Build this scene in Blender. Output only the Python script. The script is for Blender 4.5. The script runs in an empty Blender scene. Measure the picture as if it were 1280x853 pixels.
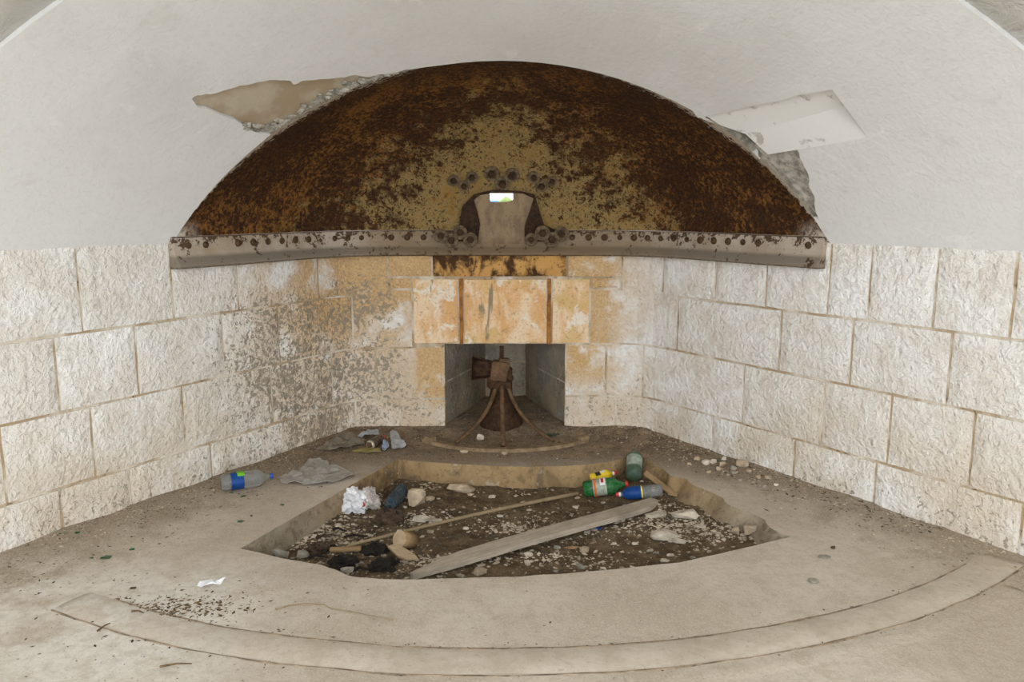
import bpy, bmesh, math, random
from mathutils import Vector, Matrix, noise
from mathutils.geometry import delaunay_2d_cdt
from mathutils.bvhtree import BVHTree
random.seed(7)
PI = math.pi
scn = bpy.context.scene
C = scn.collection

# ------------------------------------------------------------------ camera
F_PX, HOR, EYE = 1000.0, 256.0, 1.55
PITCH = math.atan((426.5 - HOR) / F_PX)
cam_d = bpy.data.cameras.new('camera')
cam_d.sensor_width = 36.0
cam_d.lens = F_PX / 1280 * 36
cam_d.clip_start, cam_d.clip_end = 0.02, 20000
cam = bpy.data.objects.new('camera', cam_d)
C.objects.link(cam)
cam.location = (0, 0, EYE)
cam.rotation_euler = (PI / 2 - PITCH, 0, 0)
scn.camera = cam

# ------------------------------------------------------------------ sky, exposure
world = bpy.data.worlds.new('sky'); scn.world = world
world.use_nodes = True
wn = world.node_tree.nodes; wl = world.node_tree.links
wn.clear()
wo = wn.new('ShaderNodeOutputWorld'); wb = wn.new('ShaderNodeBackground')
tc = wn.new('ShaderNodeTexCoord'); sx = wn.new('ShaderNodeSeparateXYZ'); rp = wn.new('ShaderNodeValToRGB')
wl.new(tc.outputs['Generated'], sx.inputs[0]); wl.new(sx.outputs['Z'], rp.inputs[0])
rp.color_ramp.elements[0].position = 0.0; rp.color_ramp.elements[0].color = (0.94, 0.975, 1.0, 1)
rp.color_ramp.elements[1].position = 0.9; rp.color_ramp.elements[1].color = (0.84, 0.92, 1.0, 1)
wl.new(rp.outputs[0], wb.inputs[0]); wl.new(wb.outputs[0], wo.inputs[0])
wb.inputs[1].default_value = 4.9
scn.view_settings.view_transform = 'Standard'
scn.view_settings.look = 'None'
scn.view_settings.gamma = 1.0
scn.view_settings.use_curve_mapping = False
scn.view_settings.exposure = 0.1

# ------------------------------------------------------------------ pixel helpers (1280x853 frame)
cp, sp = math.cos(PITCH), math.sin(PITCH)
ORG = Vector((0, 0, EYE))
def ray(px, py):
    x = (px - 640) / F_PX; y = (py - 426.5) / F_PX
    return Vector((x, cp - y * sp, -(sp + y * cp)))
def at_z(px, py, z=0.0):
    d = ray(px, py); return ORG + d * ((z - EYE) / d.z)
def at_y(px, py, Y):
    d = ray(px, py); return ORG + d * (Y / d.y)
def proj(P):
    q = Vector(P) - ORG
    zc = q.y * cp - q.z * sp; yc = -q.y * sp - q.z * cp
    return 640 + F_PX * q.x / zc, 426.5 + F_PX * yc / zc

def nz(x, y, z=0.0, s=1.0):
    return noise.noise(Vector((x * s, y * s, z * s)))
def fbm(x, y, z=0.0, s=1.0, o=4):
    a = 1.0; r = 0.0
    for _ in range(o):
        r += a * nz(x, y, z, s); s *= 2.1; a *= .5
    return r
def sm(x, a, b):
    t = max(0., min(1., (x - a) / (b - a))); return t * t * (3 - 2 * t)

# ------------------------------------------------------------------ material toolkit
class NM:
    def __init__(s, name, rough=0.85):
        s.m = bpy.data.materials.new(name); s.m.use_nodes = True
        s.t = s.m.node_tree; s.n = s.t.nodes
        s.b = s.n['Principled BSDF']; s.b.inputs['Roughness'].default_value = rough
        s.b.inputs['Specular IOR Level'].default_value = 0.25
        g = s.n.new('ShaderNodeNewGeometry'); s.pos = g.outputs['Position']
        q = s.n.new('ShaderNodeSeparateXYZ'); s.t.links.new(s.pos, q.inputs[0])
        s.x, s.y, s.z = q.outputs
    def put(s, sock, v):
        if v is None: return
        if isinstance(v, bpy.types.NodeSocket): s.t.links.new(v, sock)
        elif isinstance(v, (tuple, list)):
            sock.default_value = (*v, 1.0) if len(v) == 3 and sock.type == 'RGBA' else v
        else: sock.default_value = v
    def noise(s, scale, detail=4, rough=.6, dist=0., vec=None, stretch=None):
        v = vec or s.pos
        if stretch:
            mp = s.n.new('ShaderNodeMapping'); mp.inputs['Scale'].default_value = stretch
            s.t.links.new(v, mp.inputs[0]); v = mp.outputs[0]
        n = s.n.new('ShaderNodeTexNoise'); s.t.links.new(v, n.inputs['Vector'])
        n.inputs['Scale'].default_value = scale; n.inputs['Detail'].default_value = detail
        n.inputs['Roughness'].default_value = rough; n.inputs['Distortion'].default_value = dist
        return n.outputs['Fac']
    def voro(s, scale, feature='F1', out='Distance', vec=None):
        n = s.n.new('ShaderNodeTexVoronoi'); n.feature = feature
        s.t.links.new(vec or s.pos, n.inputs['Vector']); n.inputs['Scale'].default_value = scale
        return n.outputs[out]
    def math(s, op, a, b=None, c=None):
        n = s.n.new('ShaderNodeMath'); n.operation = op
        for i, v in enumerate((a, b, c)): s.put(n.inputs[i], v)
        return n.outputs[0]
    def mul(s, *a):
        r = a[0]
        for q in a[1:]: r = s.math('MULTIPLY', r, q)
        return r
    def add(s, *a):
        r = a[0]
        for q in a[1:]: r = s.math('ADD', r, q)
        return r
    def step(s, v, lo, hi, a=0., b=1.):
        n = s.n.new('ShaderNodeMapRange'); n.interpolation_type = 'SMOOTHSTEP'
        s.put(n.inputs[0], v)
        for i, q in enumerate((lo, hi, a, b)): s.put(n.inputs[i + 1], q)
        return n.outputs[0]
    def mix(s, f, a, b, mode='MIX'):
        n = s.n.new('ShaderNodeMix'); n.data_type = 'RGBA'; n.blend_type = mode
        s.put(n.inputs[0], f); s.put(n.inputs[6], a); s.put(n.inputs[7], b)
        return n.outputs[2]
    def attr(s, name):
        n = s.n.new('ShaderNodeAttribute'); n.attribute_name = name; return n.outputs['Fac']
    def rnd(s):
        return s.n.new('ShaderNodeObjectInfo').outputs['Random']
    def ocoord(s):
        return s.n.new('ShaderNodeTexCoord').outputs['Object']
    def color(s, c): s.put(s.b.inputs['Base Color'], c); return s
    def rough(s, r): s.put(s.b.inputs['Roughness'], r); return s
    def bump(s, h, strength=.5, dist=.01):
        n = s.n.new('ShaderNodeBump'); n.inputs['Strength'].default_value = strength
        n.inputs['Distance'].default_value = dist
        s.put(n.inputs['Height'], h)
        old = s.b.inputs['Normal'].links
        if old: s.t.links.new(old[0].from_socket, n.inputs['Normal'])
        s.t.links.new(n.outputs[0], s.b.inputs['Normal']); return s

def simple(name, col, rough=.7, var=.25, scale=12, bump=.0, metal=0., trans=0., spec=.25):
    k = NM(name, rough)
    v = k.noise(scale, 4, .6)
    d = tuple(c * (1 - var) for c in col); l = tuple(min(1, c * (1 + var)) for c in col)
    k.color(k.mix(k.step(v, .3, .7), d, l))
    k.b.inputs['Metallic'].default_value = metal
    k.b.inputs['Transmission Weight'].default_value = trans
    k.b.inputs['Specular IOR Level'].default_value = spec
    if bump: k.bump(k.noise(scale * 3, 4), bump, .01)
    return k.m

# -- rough tooled limestone, limewashed, with rust runs and grey pitting
def stone_mat(name, niche=False):
    k = NM(name, .9)
    tool = k.math('ADD', k.mul(k.noise(32, 3, .6, .25), .7), k.mul(k.noise(13, 2, .5, .3), .3))
    fine = k.noise(70, 3, .6)
    big = k.noise(2.2, 4, .6)
    mid = k.noise(6, 4, .65)
    white = k.mix(k.step(mid, .35, .68), (.86, .845, .825), (.75, .705, .645))
    white = k.mix(k.step(tool, .50, .39, 0, .30), white, (.52, .47, .40))
    # warmer tan patches towards the floor
    low = k.mul(k.step(k.z, .95, .05), k.step(big, .30, .6))
    c = k.mix(k.mul(low, .75), white, (.60, .50, .37))
    # ochre staining round the embrasure
    back = k.step(k.y, 4.35, 5.25)
    hi = k.step(k.z, .25, .95, .35, 1.)
    lft = k.step(k.x, 1.0, .6, .1, 1.)
    of = k.mul(back, hi, lft, k.step(k.add(k.mul(big, .6), k.mul(mid, .55)), .41, .58))
    bl = k.mul(k.step(k.math('ABSOLUTE', k.add(k.x, .56)), .17, .07), k.step(k.z, .02, .3))
    br = k.mul(k.step(k.math('ABSOLUTE', k.add(k.x, -.52)), .26, .10), k.step(k.z, .15, .50))
    of = k.math('MAXIMUM', of, k.mul(k.math('MAXIMUM', bl, br), k.step(k.y, 5.2, 5.35), k.step(k.add(mid, k.mul(fine, .25)), .48, .66)))
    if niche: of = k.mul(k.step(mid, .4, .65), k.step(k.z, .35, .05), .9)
    och = k.mix(k.step(fine, .3, .7), (.46, .235, .045), (.68, .42, .135))
    c = k.mix(k.mul(of, .85), c, och)
    # grey-brown pitting on the damp stretch of the left wall and along the foot of the others
    pl = k.mul(k.step(k.x, -.45, -1.0), k.step(k.y, 3.95, 4.9), k.step(k.z, 1.28, .85, .25, 1.))
    pf = k.mul(k.step(k.z, .42, .0), .62)
    pb = k.mul(k.step(k.y, 5.2, 5.45), k.step(k.z, .75, .2), .7)
    pm = k.math('MAXIMUM', k.math('MAXIMUM', pl, pf), pb)
    pit = k.noise(34, 5, .72, .8)
    thr = k.math('SUBTRACT', .71, k.mul(k.math('MULTIPLY', pm, k.step(big, .2, .62, .35, 1.)), .27))
    pn = k.step(pit, thr, k.add(thr, .035))
    c = k.mix(k.mul(pn, .85), c, k.mix(mid, (.13, .105, .07), (.34, .30, .24)))
    r = k.rnd()
    c = k.mix(k.mul(r, .16), c, (.50, .43, .34))
    if niche: c = k.mix(.78, c, k.mix(k.step(mid, .4, .62), (.15, .12, .08), (.30, .24, .155)))  # shade inside the niche painted into the stone colour
    k.color(c)
    k.bump(tool, 1., .028).bump(fine, .4, .008)
    return k.m

def lintel_mat():
    k = NM('stained_lintel', .85)
    big = k.noise(3.2, 4, .6); str_ = k.noise(4.5, 5, .65, .6, stretch=(1.5, 1, .8)); fine = k.noise(60, 4, .65)
    c = k.mix(k.step(str_, .40, .62), (.80, .62, .42), (.70, .40, .18))
    c = k.mix(k.step(big, .5, .62), c, (.66, .45, .20))
    c = k.mix(k.mul(k.step(k.noise(6, 4, .65, .5), .56, .63), .8), c, (.80, .74, .65))
    c = k.mix(k.mul(k.step(fine, .54, .66), .6), c, (.46, .29, .13))
    c = k.mix(k.mul(k.step(k.noise(22, 5, .75), .58, .64), .55), c, (.30, .20, .10))
    dk = k.noise(5, 4, .6, .3, stretch=(1.6, 1, .35))
    c = k.mix(k.mul(k.step(dk, .62, .67), .8), c, (.20, .17, .11))
    k.color(c).bump(fine, .3, .006); return k.m
def rust_lintel_mat():
    k = NM('rust_soaked_stone', .85)
    st = k.noise(5, 5, .68, .5, stretch=(1.7, 1, 1.1)); fine = k.noise(45, 4, .7)
    c = k.mix(k.step(st, .44, .60), (.56, .31, .10), (.065, .03, .012))
    c = k.mix(k.step(fine, .58, .68), c, (.045, .022, .010))
    k.color(c).bump(fine, .3, .006); return k.m

M = {}
M['stone'] = stone_mat('limewashed_stone')
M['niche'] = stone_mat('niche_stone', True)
M['lintel'] = lintel_mat()
M['rustlintel'] = rust_lintel_mat()

def mortar_mat():
    k = NM('mortar', .95)
    a = k.noise(5, 4, .6); b = k.noise(26, 4, .7)
    c = k.mix(k.step(a, .38, .60), (.68, .61, .51), (.42, .31, .19))
    c = k.mix(k.mul(k.step(b, .56, .68), k.step(a, .38, .62)), c, (.13, .085, .05))
    k.color(c).bump(b, .6, .01); return k.m
M['mortar'] = mortar_mat()

def plaster_mat():
    k = NM('white_plaster', .9)
    big = k.noise(1.1, 4, .55); mid = k.noise(4.5, 5, .65, .6); fine = k.noise(38, 4, .6, .8)
    c = k.mix(k.step(big, .42, .70), (.745, .74, .74), (.675, .665, .655))
    c = k.mix(k.mul(k.step(mid, .58, .75), .45), c, (.56, .53, .49))
    sc = k.noise(9, 3, .5, .3, stretch=(1, .25, 1))
    c = k.mix(k.mul(k.step(sc, .66, .72), .35), c, (.86, .85, .84))
    c = k.mix(k.step(fine, .5, .36, 0, .22), c, (.60, .585, .57))
    k.color(c).bump(mid, .3, .02).bump(fine, .25, .009); return k.m
M['plaster'] = plaster_mat()
M['patch'] = None
def patch_mat():
    k = NM('bare_white_plaster', .9)
    b = k.noise(7, 5, .65, .3); f = k.noise(40, 4)
    c = k.mix(k.step(b, .57, .64), (.78, .77, .755), (.50, .475, .44))
    k.color(c).bump(f, .2, .006).bump(b, .3, .01); return k.m
M['patch'] = patch_mat()
def render_mat():
    k = NM('brown_render_coat', .95)
    b = k.noise(3, 4, .6); f = k.noise(60, 4, .6); g = k.noise(9, 4, .6)
    c = k.mix(k.step(b, .42, .6), (.50, .43, .33), (.40, .31, .21))
    c = k.mix(k.mul(k.step(g, .55, .7), .4), c, (.60, .55, .47))
    k.color(c).bump(f, .35, .006).bump(g, .4, .012); return k.m
M['render'] = render_mat()
M['rubblegrey'] = simple('grey_rubble', (.38, .355, .31), .95, .45, 22, .6)
M['rubblecore'] = simple('rubble_core', (.26, .235, .195), .95, .4, 30, .7)
def gallery_mat():
    k = NM('grey_gallery_plaster', .95)
    b = k.noise(8, 5, .65, .6); w = k.noise(2.5, 4)
    c = k.mix(k.step(w, .35, .65), (.70, .69, .67), (.60, .59, .56))
    k.color(k.mix(k.mul(k.step(b, .5, .7), .4), c, (.70, .69, .67))).bump(b, .6, .03); return k.m
M['gallery'] = gallery_mat()

def iron_mat(name, khaki_bias=0.):
    k = NM(name, .8)
    s = k.attr('across'); t = k.attr('along')
    big = k.noise(2.3, 5, .6, .5); mid = k.noise(8, 5, .7, .4); fine = k.noise(45, 5, .75)
    sp_ = k.noise(30, 5, .78, .4)
    dark = k.mix(k.step(fine, .38, .62), (.020, .0075, .0025), (.075, .028, .007))
    orange = k.mix(k.step(fine, .35, .65), (.125, .050, .009), (.225, .10, .020))
    c = k.mix(k.mul(k.step(k.add(k.mul(big, .35), k.mul(mid, .25), k.mul(fine, .4)), .49, .58), k.step(s, .0, .3, .55, 1.)), dark, orange)
    # old khaki paint holds on best low on the middle of the hood
    mid_t = k.math('ABSOLUTE', k.math('SUBTRACT', t, .5))
    pn = k.add(k.mul(s, .9), k.mul(mid_t, -2.35), k.mul(k.math('SUBTRACT', mid, .5), 1.5), k.mul(k.math('SUBTRACT', big, .5), .9), k.mul(k.math('SUBTRACT', sp_, .5), 2.4), khaki_bias)
    kh = k.step(pn, .24, .52)
    khaki = k.mix(k.step(sp_, .35, .65), (.24, .145, .04), (.36, .265, .115))
    khaki = k.mix(k.mul(k.step(big, .52, .7), .6), khaki, (.27, .135, .03))
    c = k.mix(k.mul(kh, .88), c, khaki)
    c = k.mix(k.mul(k.step(sp_, .545, .60), k.step(fine, .36, .46), .92), c, (.035, .015, .006))
    # limewash splashed along the front rim and down the two feet
    rimn = k.add(k.mul(k.step(s, .17, .0), .52), k.mul(k.step(mid_t, .12, .30), .25), k.mul(k.math('SUBTRACT', sp_, .5), 1.5))
    rim = k.mul(k.step(rimn, .50, .60), k.step(s, .2, .1), k.step(mid_t, .08, .16))
    foot = k.mul(k.step(mid_t, .455, .495), k.step(k.add(sp_, k.mul(mid, .3)), .5, .7))
    c = k.mix(k.math('MAXIMUM', rim, foot), c, (.56, .49, .41))
    k.color(c)
    k.bump(sp_, .5, .012).bump(fine, .5, .006)
    return k.m
M['iron'] = iron_mat('rusted_hood_iron', -.03)
M['iron_in'] = iron_mat('khaki_hood_iron', .03)
ZB_ = 1.372
def flange_mat():
    k = NM('flange_iron', .8)
    m = k.noise(14, 5, .7, .4); f = k.noise(50, 4, .7); b = k.noise(3, 4)
    c = k.mix(k.step(b, .4, .65), (.47, .40, .33), (.36, .28, .20))
    c = k.mix(k.mul(k.step(k.z, 1.292, 1.268), .9), c, (.215, .18, .14))  # shade and grey dirt on the lower half, painted into the colour
    c = k.mix(k.mul(k.step(k.math('ABSOLUTE', k.x), 1.3, .5), .75), c, (.19, .125, .065))
    sp2 = k.step(k.add(k.mul(m, .7), k.mul(f, .35), k.mul(k.step(k.z, 1.30, 1.38), .075)), .585, .63)
    c = k.mix(k.mul(sp2, .92), c, (.055, .024, .008))
    c = k.mix(k.step(k.z, ZB_ + .002, ZB_ + .006), c, (.05, .027, .012))
    edge = k.mul(k.step(k.z, 1.226, 1.218), k.step(f, .4, .5))
    c = k.mix(k.mul(edge, .8), c, (.07, .04, .02))
    k.color(c).bump(m, .4, .008).bump(f, .3, .004); return k.m
M['flange'] = flange_mat()
M['rivet'] = simple('rivet_iron', (.075, .042, .02), .75, .5, 40, .5)
M['washer'] = simple('bolt_washer_iron', (.15, .105, .062), .7, .5, 45, .5)
M['boltcore'] = simple('bolt_shank_iron', (.05, .026, .012), .75, .5, 60, .5)
def plug_mat():
    k = NM('embrasure_plug', .85)
    m = k.noise(9, 5, .65, .3, stretch=(1.6, 1, .6)); f = k.noise(60, 4, .7)
    c = k.mix(k.step(m, .38, .62), (.30, .215, .13), (.19, .135, .085))
    c = k.mix(k.mul(k.step(k.z, 1.345, 1.27), .6), c, (.14, .09, .05))
    c = k.mix(k.mul(k.step(f, .58, .68), .6), c, (.07, .04, .02))
    k.color(c).bump(f, .3, .006).bump(m, .3, .01); return k.m
M['plug'] = plug_mat()
M['darkiron'] = simple('dark_rust', (.040, .021, .011), .85, .5, 40, .6)
M['rustbar'] = simple('orange_rust_bar', (.33, .13, .022), .85, .45, 22, .5)
M['mountiron'] = simple('mount_rusty_iron', (.055, .027, .013), .8, .5, 35, .6)
M['staydust'] = simple('dusty_stay_iron', (.13, .075, .038), .85, .35, 25, .4)
M['raildust'] = simple('dirt_covered_rail', (.235, .165, .095), .95, .3, 18, .5)

def floor_mat():
    k = NM('concrete_floor', .92)
    big = k.noise(1.3, 4, .6); mid = k.noise(5.5, 5, .65, .4); fine = k.noise(45, 4, .7); gr = k.noise(120, 3, .7)
    c = k.mix(k.step(big, .38, .62), (.46, .385, .30), (.56, .485, .395))
    c = k.mix(k.mul(k.step(mid, .5, .68), .45), c, (.40, .325, .245))
    # soil washed against the walls and over the back of the slab
    dl = k.math('SUBTRACT', k.x, k.math('MULTIPLY_ADD', k.y, .5941, -4.3305))
    dr = k.math('SUBTRACT', k.math('MULTIPLY_ADD', k.y, -.6755, 4.5628), k.x)
    dn = k.math('MINIMUM', dl, dr)
    dirt = k.step(k.add(dn, k.mul(k.math('SUBTRACT', mid, .5), 1.3)), .68, .08)
    c = k.mix(k.mul(dirt, k.step(k.y, 2.8, 4.6, .55, .9)), c, k.mix(fine, (.12, .08, .045), (.33, .255, .165)))
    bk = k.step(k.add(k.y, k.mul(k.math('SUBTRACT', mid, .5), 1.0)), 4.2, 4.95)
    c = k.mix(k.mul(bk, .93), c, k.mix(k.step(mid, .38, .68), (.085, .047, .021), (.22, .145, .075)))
    # chalky dust where the left side of the floor has spalled
    chalk = k.mul(k.step(k.x, -.7, -1.35), k.step(k.y, 3.5, 3.0), k.step(k.add(k.mul(mid, .6), k.mul(big, .5)), .44, .60))
    c = k.mix(k.mul(chalk, .75), c, (.72, .68, .61))
    g = k.mul(k.step(gr, .60, .68), k.add(k.mul(dirt, .7), .25))
    c = k.mix(g, c, (.15, .115, .075))
    c = k.mix(k.step(k.noise(20, 5, .75, .3), .42, .66, 0, .38), c, (.34, .27, .195))
    c = k.mix(k.step(gr, .5, .38, 0, .30), c, (.68, .60, .50))
    g2 = k.mul(k.step(k.noise(75, 3, .7), .64, .70), .6)
    c = k.mix(g2, c, (.66, .60, .52))
    k.color(c).bump(mid, .25, .02).bump(fine, .3, .006).bump(gr, .2, .003)
    return k.m
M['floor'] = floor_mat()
def pitwall_mat():
    k = NM('pit_edge_concrete', .92)
    m = k.noise(5, 5, .65, .3); f = k.noise(50, 4, .7); st = k.noise(5, 5, .65, .5, stretch=(1.2, 1.2, .8))
    bk = k.step(k.y, 3.7, 4.5)
    c = k.mix(k.step(m, .35, .65), (.34, .285, .21), (.24, .19, .13))
    o = k.mix(k.step(st, .38, .62), (.36, .235, .105), (.22, .13, .05))
    c = k.mix(k.mul(bk, .8), c, o)
    c = k.mix(k.mul(k.step(st, .54, .64), .6), c, (.13, .10, .07))
    c = k.mix(k.step(k.noise(24, 5, .75), .50, .64, 0, .55), c, (.12, .085, .05))
    c = k.mix(k.mul(k.step(k.noise(11, 5, .7), .60, .66), .6), c, (.44, .38, .30))
    k.color(c).bump(m, .4, .02).bump(f, .4, .006); return k.m
M['pitwall'] = pitwall_mat()
def dirt_mat():
    k = NM('pit_soil', .97)
    b = k.noise(2.6, 5, .65, .5); m = k.noise(12, 5, .7); f = k.noise(60, 4, .75); v = k.noise(34, 4, .7)
    c = k.mix(k.step(m, .35, .65), (.075, .048, .025), (.18, .125, .07))
    frag = k.mul(k.step(v, .60, .66), k.step(b, .42, .60))
    c = k.mix(k.mul(frag, .8), c, (.50, .42, .32))
    c = k.mix(k.mul(k.step(f, .62, .7), .6), c, (.045, .032, .02))
    k.color(c).bump(m, .6, .03).bump(f, .6, .008).bump(v, .4, .01); return k.m
M['dirt'] = dirt_mat()
M['stone_pale'] = simple('broken_plaster', (.52, .45, .36), .95, .3, 18, .5)
M['stone_tan'] = simple('tan_rubble_stone', (.40, .31, .215), .95, .3, 18, .5)
M['stone_grey'] = simple('grey_rubble_stone', (.30, .265, .215), .95, .3, 18, .5)
M['terracotta'] = simple('terracotta', (.33, .19, .10), .9, .3, 15, .4)
M['litter'] = simple('dry_leaf', (.12, .075, .035), .9, .5, 60)
M['litter2'] = simple('black_leaf', (.085, .068, .048), .9, .5, 60)
M['crumb'] = simple('pale_crumbs', (.43, .36, .27), .95, .35, 9)
M['chips'] = simple('chips', (.34, .275, .20), .95, .55, 9)

# ------------------------------------------------------------------ object helpers
def obj(name, me, mat=None, parent=None, loc=None, smooth=False):
    if isinstance(me, bmesh.types.BMesh):
        m = bpy.data.meshes.new(name); me.to_mesh(m); me.free(); me = m
    if mat and not me.materials: me.materials.append(mat)
    o = bpy.data.objects.new(name, me); C.objects.link(o)
    if parent: o.parent = parent
    if loc is not None: o.location = loc
    if smooth: me.polygons.foreach_set('use_smooth', [True] * len(me.polygons))
    return o
def mesh_from(name, vs, fs, mat=None, parent=None, smooth=False, loc=None):
    m = bpy.data.meshes.new(name); m.from_pydata([tuple(v) for v in vs], [], fs); m.update()
    return obj(name, m, mat, parent, loc, smooth)
def tag(o, label, cat, group=None):
    o['label'] = label; o['category'] = cat
    if group: o['group'] = group
    return o
def struct(o, label=None, cat=None):
    o['kind'] = 'structure'
    if label: o['label'] = label
    if cat: o['category'] = cat
    return o
def thing(name, loc, label, cat, group=None, rz=0.):
    o = bpy.data.objects.new(name, None); C.objects.link(o)
    o.empty_display_size = .05
    o.location = loc; o.rotation_euler = (0, 0, rz)
    return tag(o, label, cat, group)
def grid_faces(nu, nv, off=0):
    return [(off + j * nu + i, off + j * nu + i + 1, off + (j + 1) * nu + i + 1, off + (j + 1) * nu + i)
            for j in range(nv - 1) for i in range(nu - 1)]
def inside(p, poly):
    x, y = p; r = False; n = len(poly)
    for i in range(n):
        x1, y1 = poly[i]; x2, y2 = poly[(i + 1) % n]
        if (y1 > y) != (y2 > y) and x < (x2 - x1) * (y - y1) / (y2 - y1) + x1: r = not r
    return r
def tube(bm, pts, r, seg=8, r2=None, flat=1.0):
    n = len(pts); rings = []
    for i, p in enumerate(pts):
        p = Vector(p); t = (Vector(pts[min(i + 1, n - 1)]) - Vector(pts[max(i - 1, 0)])).normalized()
        a = t.cross(Vector((0, 0, 1)) if abs(t.z) < .95 else Vector((1, 0, 0))).normalized(); b = a.cross(t)
        rr = r if r2 is None else r + (r2 - r) * i / (n - 1)
        rings.append([bm.verts.new(p + (a * math.cos(q) * rr + b * math.sin(q) * rr * flat)) for q in [2 * PI * k / seg for k in range(seg)]])
    for i in range(n - 1):
        for k in range(seg):
            bm.faces.new((rings[i][k], rings[i][(k + 1) % seg], rings[i + 1][(k + 1) % seg], rings[i + 1][k]))
    bm.faces.new(list(reversed(rings[0]))); bm.faces.new(rings[-1])
def lathe(bm, prof, seg=16):
    rings = []
    for r, z in prof:
        rings.append([bm.verts.new((max(r, 1e-4) * math.cos(2 * PI * k / seg), max(r, 1e-4) * math.sin(2 * PI * k / seg), z)) for k in range(seg)])
    for i in range(len(prof) - 1):
        for k in range(seg):
            bm.faces.new((rings[i][k], rings[i][(k + 1) % seg], rings[i + 1][(k + 1) % seg], rings[i + 1][k]))
    bm.faces.new(list(reversed(rings[0]))); bm.faces.new(rings[-1])
def box(bm, c, s, rot=None):
    mt = Matrix.Translation(c) @ (rot.to_4x4() if rot else Matrix()) @ Matrix.Diagonal((*s, 1))
    return bmesh.ops.create_cube(bm, size=1, matrix=mt)

# ------------------------------------------------------------------ plan of the casemate
LA, LB, RA, RB = 4.3305, .5941, 4.5628, .6755      # left wall x = -(LA - LB y), right wall x = RA - RB y
YB, SPR, YARCH = 5.42, 1.344, 4.26
wl_x = lambda y: -(LA - LB * y)
wr_x = lambda y: RA - RB * y
def fillet(p0, c, p1, r, n=7):
    a = (p0 - c).normalized(); b = (p1 - c).normalized(); ang = a.angle(b)
    d = r / math.tan(ang / 2); s = c + a * d; e = c + b * d
    return [s.lerp(c, t).lerp(c.lerp(e, t), t) for t in [i / (n - 1) for i in range(n)]]
YF = 1.6
P0 = Vector((wl_x(YF), YF)); P1 = Vector((wl_x(YB), YB)); P2 = Vector((wr_x(YB), YB)); P3 = Vector((wr_x(YF), YF))
PLAN = [P0] + fillet(P0, P1, P2, .35) + fillet(P1, P2, P3, .35) + [P3]
CUM = [0.]
for i in range(1, len(PLAN)): CUM.append(CUM[-1] + (PLAN[i] - PLAN[i - 1]).length)
UTOT = CUM[-1]
def path(u):
    u = max(0., min(UTOT, u))
    for i in range(1, len(PLAN)):
        if u <= CUM[i] or i == len(PLAN) - 1:
            t = (u - CUM[i - 1]) / (CUM[i] - CUM[i - 1])
            d = (PLAN[i] - PLAN[i - 1]).normalized()
            return PLAN[i - 1].lerp(PLAN[i], t), Vector((d.y, -d.x))     # point, normal into the room
def on(u, off, z):
    p, n = path(u); e = .02
    n = (path(u - e)[1] + path(u + e)[1]).normalized()
    return Vector((p.x + n.x * off, p.y + n.y * off, z))
US = [UTOT * i / 1600 for i in range(1601)]
def u_at(px, z):
    best = min(US, key=lambda u: abs(proj(on(u, .01, z))[0] - px) if path(u)[0].y > .6 else 1e9)
    return best
UC1 = CUM[4]; UC2 = CUM[11]        # middles of the two corners
def jz(u, l, r): return l + (r - l) * sm(u, UC1, UC2)
J1 = lambda u: jz(u, .944, .964)
J2 = lambda u: jz(u, .578, .609)
J3 = lambda u: jz(u, .214, .242)
TOP = lambda u: SPR + .014
BOT = lambda u: -.06

NX0, NX1, NZ1, NYB = -.463, .364, .607, 6.25       # gun niche in the back wall
uN0, uN1 = [min(US, key=lambda u: (path(u)[0] - Vector((x, YB))).length) for x in (NX0, NX1)]

def backing(name, u0, u1, label):
    us = sorted(set([u0, u1] + [u for u in CUM if u0 < u < u1] + [u for u in (uN0, uN1) if u0 < u < u1]))
    zs = [-.30, NZ1, 1.42]
    vs = [on(u, 0, z) for z in zs for u in us]; fs = []
    for j in range(2):
        for i in range(len(us) - 1):
            um = (us[i] + us[i + 1]) / 2
            if j == 0 and uN0 < um < uN1: continue
            n = len(us); fs.append((j * n + i, j * n + i + 1, (j + 1) * n + i + 1, (j + 1) * n + i))
    o = mesh_from(name, vs, fs, M['mortar'])
    return struct(o, label, 'wall')
wall_left = backing('wall_left', 0, UC1, 'limewashed ashlar side wall pitted and stained towards the iron hood, clear plastic bottle at its foot')
wall_back = backing('wall_back', UC1, UC2, 'short rust-stained end wall holding the gun niche under the iron hood')
wall_right = backing('wall_right', UC2, UTOT, 'limewashed ashlar side wall of clean rough blocks with loose stones along its foot')

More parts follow.
